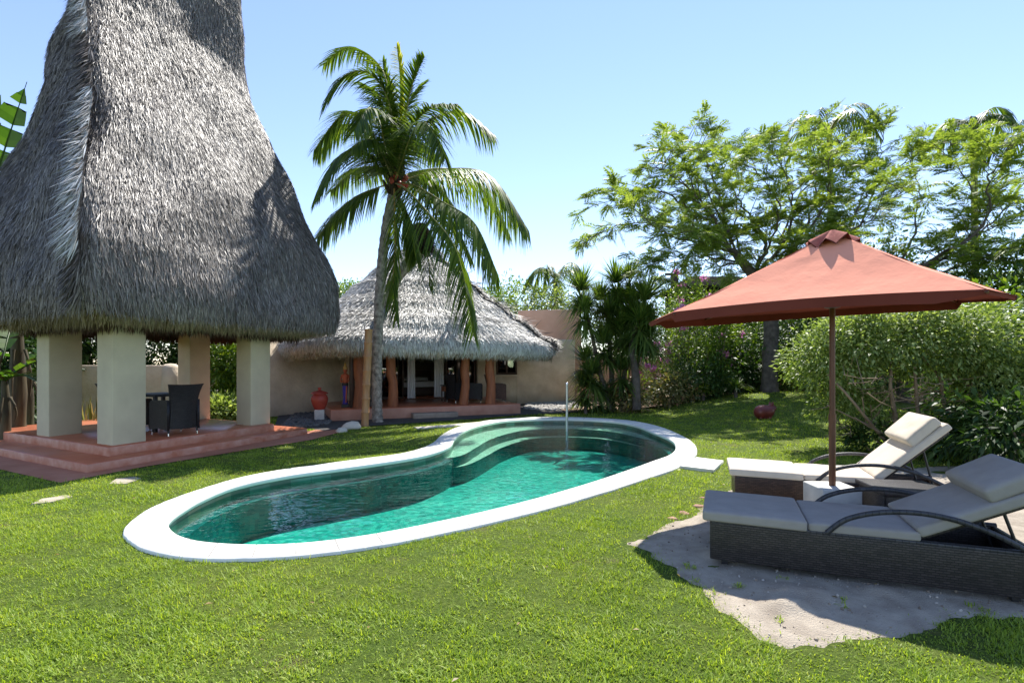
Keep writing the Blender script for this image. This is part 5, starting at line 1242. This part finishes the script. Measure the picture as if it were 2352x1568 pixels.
b.add(e+tp, [[0, 1, 5, 4], [2, 3, 4, 5]]); b.add(e+tp, [[1, 2, 5], [3, 0, 4]]); b.add([q+np.array([0, 0, -.12]) for q in e]+e, [[0, 1, 5, 4], [1, 2, 6, 5], [2, 3, 7, 6], [3, 0, 4, 7]]); rf = b.build('roof', M['dark_roof'], hr)
f0 = U(1549, 650, hd_); b = MB(); b.box(f0+np.array([0, 0, .1]), (.45, .45, .9), None, 0, .05); b.box(f0+np.array([0, 0, .62]), (1.3, .18, .12), None, 0, .02); b.tube([f0+np.array([0, 0, .6]), f0+np.array([0, 0, 1.6])], [.06, .02], 6); b.build('finial', M['dark_wood'], rf)
# trees far behind
def crown_tree(u, v, d, w, h, label, mat, L=.22, ncl=150, group='background trees', name='leafy_tree'):
    c = U(u, v, d); base = np.array([c[0], c[1], 0]); r_ = empty(name, base, label, 'tree', group); b = MB(); b.tube([base, c*np.array([1, 1, .6]), c], [.18, .13, .05], 8, 0, True, .05); 
    for i in range(6):
        e_ = c+sph(1)[0]*np.array([w, w, h])*.35; b.tube([c*np.array([1, 1, .7]), (c*np.array([1, 1, .8])+e_)/2, e_], [.07, .02], 5, 0, False)
    b.build('trunk', M['bark'], r_, True)
    lb_ = MB(); leaf_cloud(lb_, c, (w/2, w/2, h/2), ncl, 16, L, L*.45, 0, .42, .4, .2); lb_.build('crown', M[mat], r_)
crown_tree(1185, 700, 30, 4.2, 3.0, 'bright green tree top behind the right slope of the bungalow roof', 'bright_leaf', .20)
crown_tree(1255, 705, 27, 3.0, 2.2, 'grey green tree behind the tall orange wall', 'shrub', .18)
crown_tree(1140, 700, 33, 3.0, 2.4, 'small yellow-green tree top touching the bungalow roof', 'bright_leaf', .2)
crown_tree(800, 680, 32, 3.0, 1.6, 'tree top showing left of the palm trunk behind the bungalow', 'bright_leaf', .2)
crown_tree(2300, 720, 17, 4.5, 4.0, 'broad dark tree filling the right edge behind the umbrella tip', 'dark_leaf', .2, 200)
crown_tree(1800, 680, 27, 5.5, 4.0, 'dark tree crown directly behind the grey tree trunk', 'dark_leaf', .2, 200)
crown_tree(2000, 640, 24, 4.6, 4.4, 'dark green tree crown behind the top of the umbrella', 'dark_leaf', .2, 200)
def far_palm(u, v, d, label, n=13, L=2.0, lean=0):
    c = U(u, v, d); base = np.array([c[0]+lean, c[1], 0]); r_ = empty('distant_palm', base, label, 'palm tree', 'palms behind the trees')
    b = MB(); b.tube(catmull([base, (base+c)/2+np.array([.1, 0, 0]), c], 5), [.2, .14, .12], 8); b.build('trunk', M['palm_bark'], r_, True)
    for i in range(n):
        a = i*2.4+u; up = rng.uniform(-.1, 1.1); o_ = np.array([math.cos(a), math.sin(a), 0])
        P = [c, c+o_*L*.4+np.array([0, 0, L*.35*up+.1]), c+o_*L*.75+np.array([0, 0, L*.3*up]), c+o_*L*1.02+np.array([0, 0, L*(.1*up-.35)])]
        frond(P, 26, .6, .06, M['palm_leaf'], M['rachis'], r_, 'frond', stiff=.3, rr=.03)
far_palm(1905, 300, 24, 'palm head peeping above the feathery tree near its middle')
far_palm(2235, 290, 24, 'palm head rising above the trees near the right edge', 13, 1.5)
far_palm(2362, 330, 22, 'palm at the very right edge half hidden by the feathery trees', 11, 1.7)
far_palm(1275, 640, 29, 'small palm beside the tall orange wall, behind the strap leaved trees', 11, 1.8)
# plants behind the pavilion
gwall('garden_wall', gp(60, 15.0), gp(394, 16.4), 1.62, 'low cream garden wall behind the pavilion, ending in a rounded stone edge', 'stucco', .35)
pw = gp(392, 16.4); b = MB(); b.lathe([(.30, -.05), (.31, .6), (.29, 1.2), (.26, 1.55), (.15, 1.66), (.0, 1.68)], pw, 16); o = b.build('wall_pier', M['stucco'], None, True); tag(o, 'rounded rough stone pier at the end of the low cream wall', 'pier')
for i, (u, d, w, h, m_, l) in enumerate([
  (505, 20, 2.6, 3.6, 'dark_leaf', 'dark oleander-like bush seen between the two right pavilion columns'),
  (525, 17.2, 1.2, 2.8, 'bright_leaf', 'bright yellow-green bush beside the right pavilion column'),
  (500, 15.4, 1.4, .5, 'shrub', 'low sunny ground plant behind the pavilion floor'),
  (370, 19.5, 2.6, 4.6, 'dark_leaf', 'dark bush above the cream wall, seen past the pavilion chair'),
  (210, 17.5, 2.8, 4.8, 'dark_leaf', 'dark bush seen in the gap between the two left columns'),
  (60, 16.5, 4.0, 4.6, 'dark_leaf', 'dark shrub mass behind the banana stems at the left edge'),
  (-40, 13.5, 3.0, 3.6, 'dark_leaf', 'dark shrub at the very left edge below the roof'),
  (615, 22.5, 2.4, 3.8, 'bright_leaf', 'bush with bright leaves behind the left end of the bungalow')]):
    low('garden_shrub', u, d, w, h, l, m_, .22, .07, int(120*w), 18, clump_r=.32, group='shrubs behind the pavilion', lo=-.95)
p = gp(205, 12.6); rt = empty('snake_plant', p, 'clump of upright yellow edged sword leaves behind the pavilion floor', 'plant'); hb = MB(); n = 46
Pq = p+np.column_stack([rng.normal(scale=.22, size=(n, 2)), np.zeros(n)]); V, Fq = straps(Pq, np.column_stack([rng.normal(scale=.16, size=(n, 2)), np.ones(n)]), rng.uniform(.5, 1.0, n), .05, .05, 3); hb.add(V, Fq); hb.build('leaves', M['croton'], rt)
# driftwood bench and pots between the columns
wb_ = gp(510, 18.2); lg = empty('log_bench', wb_, 'pale driftwood plank on thick log legs behind the pavilion', 'bench')
b = MB(); b.tube(catmull([wb_+np.array([-.75, -.1, .72]), wb_+np.array([-.2, 0, .66]), wb_+np.array([.5, .05, .67]), wb_+np.array([1.0, .1, .72])], 6), [.07, .09, .08, .05], 8, 0, True, .08); b.tube(catmull([wb_+np.array([-.7, 0, .68]), wb_+np.array([-.35, .1, 1.0]), wb_+np.array([-.2, .1, 1.25])], 5), [.09, .07, .03], 8, 0, True, .08); b.build('plank', M['white_stone'], lg, True)
for x in (-.45, -.15, .7):
    b = MB(); b.tube([wb_+np.array([x, 0, -.05]), wb_+np.array([x, 0, .35]), wb_+np.array([x, 0, .62])], [.16, .13, .15], 12, 0, True, .05); b.build('leg', M['post'], lg, True)
# bananas at the left edge
def banana_leaf(mb, p0, d0, L, W, droop=.5, m=0, n=14, torn=True):
    d0 = nrm(np.array(d0, float)); t = np.linspace(0, 1, n); C_ = p0+np.outer(t*L, d0)+np.outer(droop*L*t**2, [0, 0, -1.]); T = nrm(np.gradient(C_, axis=0)); S = nrm(np.cross(T, [0, 0, 1.])+1e-6); Nn = np.cross(S, T)
    w = W*.5*np.sin(np.clip(t*1.05+.06, 0, 1)*PI)**.55
    for sg in (1, -1):
        for i in range(n-1):
            g_ = .035*L if (torn and i % 3 == 2) else 0
            a, b_ = C_[i], C_[i+1]; b2 = b_-T[i]*g_
            ea = a+S[i]*sg*w[i]+Nn[i]*w[i]*.35+T[i]*w[i]*.25; eb = b2+S[i+1]*sg*w[i+1]+Nn[i+1]*w[i+1]*.35+T[i]*w[i]*.25-T[i]*g_*1.2
            mb.add([a, b2, eb, ea], [[0, 1, 2, 3]], m)
    mb.tube(C_, [.03, .008], 5, m)
def banana(u, d, h, label, leaves, r=.15, lean=0):
    p = gp(u, d); r_ = empty('banana_plant', p, label, 'banana plant', 'banana plants at the left edge'); b = MB(); tp_ = p+np.array([lean, 0, h]); b.tube(catmull([p+np.array([0, 0, -.05]), (p+tp_)/2+np.array([.03, 0, 0]), tp_], 5), [r, r*.85, r*.5], 12, 0, True, .05)
    for i in range(5):
        a = i*1.3; q = p+np.array([math.cos(a)*r, math.sin(a)*r, h*.75]); b.tube(catmull([q, q+np.array([math.cos(a)*.10, math.sin(a)*.10, -h*.12*(1+i % 3)]), q+np.array([math.cos(a)*.07, math.sin(a)*.07, -h*.2*(1+i % 3)])], 4), [.028, .022, .006], 5, 0, True, .15)
    b.build('stem', M['banana_stem'], r_, True)
    for (dr, L_, W_, dp) in leaves:
        lb_ = MB(); banana_leaf(lb_, tp_, dr, L_, W_, dp); lb_.build('leaf', M['banana'], r_)
banana(38, 11.2, 2.6, 'banana plant with a thick grey brown stem at the left edge', [((.3, -.4, .8), 1.9, .5, .5), ((-.6, -.3, .6), 1.8, .5, .5), ((.5, .4, .7), 2.0, .5, .55), ((.35, -.5, -.1), 1.3, .42, .5)], .17)
banana(62, 12.4, 1.7, 'shorter banana plant with a reddish brown stem beside the left column', [((.4, -.5, .3), 1.2, .42, .55), ((-.5, -.5, .4), 1.4, .45, .6), ((.2, .5, .6), 1.3, .45, .5)], .13)
banana(10, 10.4, 1.3, 'young banana plant with low dark leaves at the left edge', [((.6, -.2, .3), 1.3, .45, .5), ((.3, -.6, .5), 1.1, .4, .6), ((.5, .3, .7), 1.2, .4, .4)], .10)
# traveller's-palm like plant with huge paddles rising behind the roof
tpb = gp(-60, 15.0); tp_ = empty('paddle_plant', tpb, 'huge upright banana leaf showing left of the pavilion roof', 'banana plant'); b = MB(); tpt = U(-50, 480, 15.0); b.tube([tpb, (tpb+tpt)/2, tpt], [.2, .16, .1], 10, 0, True, .04); b.build('stem', M['banana_stem'], tp_, True)
for (u, v, uu, vv, W_) in ((-20,440,62,180,.85), (-60,440,-140,150,.8), (-50,450,-10,120,.8)):
    lb_ = MB(); a_, b_ = U(u, v, 15.0), U(uu, vv, 14.8); banana_leaf(lb_, a_, b_-a_, float(np.linalg.norm(b_-a_)), W_, .03, 0, 16)
    lb_.build('leaf', M['banana'], tp_)
# weeds growing through the sand
for i in range(22):
    x, y = rng.uniform(1.3, 3.2), rng.uniform(2.9, 4.2)
    if not in_poly(np.array([x]), np.array([y]), sand_poly)[0]: continue
    hb = MB(); n = 14; V, Fq = straps(np.array([x, y, .015])+rng.normal(scale=.02, size=(n, 3))*np.array([1, 1, 0]), np.column_stack([rng.normal(scale=.8, size=(n, 2)), np.ones(n)]), .045, .006, .3, 2); hb.add(V, Fq)
    o = hb.build('weed', M['grass']); tag(o, 'tiny grass tuft sprouting from the sand in front of the near lounger', 'grass tuft', 'grass tufts in the sand')

# ================================================================== LIGHT, SKY, CAMERA
AZ, EL = math.radians(20), math.radians(55)          # azimuth to the right of the viewing direction
to_sun = Vector((math.sin(AZ)*math.cos(EL), math.cos(AZ)*math.cos(EL), math.sin(EL)))
sl = bpy.data.lights.new('sun', 'SUN'); sl.energy = 3.85; sl.angle = math.radians(.5); sl.color = (1, .955, .88)
so = bpy.data.objects.new('sun', sl); COL.objects.link(so); so.rotation_euler = to_sun.to_track_quat('Z', 'Y').to_euler()
w = bpy.data.worlds.new('World'); SC.world = w; w.use_nodes = True; nt = w.node_tree; nt.nodes.clear()
sky = nt.nodes.new('ShaderNodeTexSky'); sky.sky_type = 'NISHITA'; sky.sun_disc = False; sky.sun_elevation = EL; sky.sun_rotation = AZ
sky.air_density = 1.0; sky.dust_density = 0.0; sky.ozone_density = 1.5; sky.altitude = 0
bg = nt.nodes.new('ShaderNodeBackground'); bg.inputs[1].default_value = .113
out = nt.nodes.new('ShaderNodeOutputWorld'); hs_ = nd(nt, 'ShaderNodeHueSaturation'); hs_.inputs['Saturation'].default_value = .96; nt.links.new(sky.outputs[0], hs_.inputs['Color']); nt.links.new(mixc(nt, 1.0, hs_.outputs[0], (.96, .93, 1.0), 'MULTIPLY'), bg.inputs[0]); nt.links.new(bg.outputs[0], out.inputs[0])
cam = bpy.data.cameras.new('camera'); co = bpy.data.objects.new('camera', cam); COL.objects.link(co); co.location = (0, 0, H); co.rotation_euler = (PI/2, 0, 0)
cam.sensor_width = 36; cam.lens = F/2352*36; cam.shift_y = (HZ-784)/2352; cam.clip_start = .05; cam.clip_end = 2000
SC.camera = co
SC.view_settings.view_transform = 'Standard'; SC.view_settings.look = 'None'; SC.view_settings.exposure = 1.2; SC.view_settings.gamma = 1
SC.cycles.max_bounces = 8; SC.cycles.transparent_max_bounces = 12; SC.cycles.use_denoising = True
SC.render.film_transparent = False
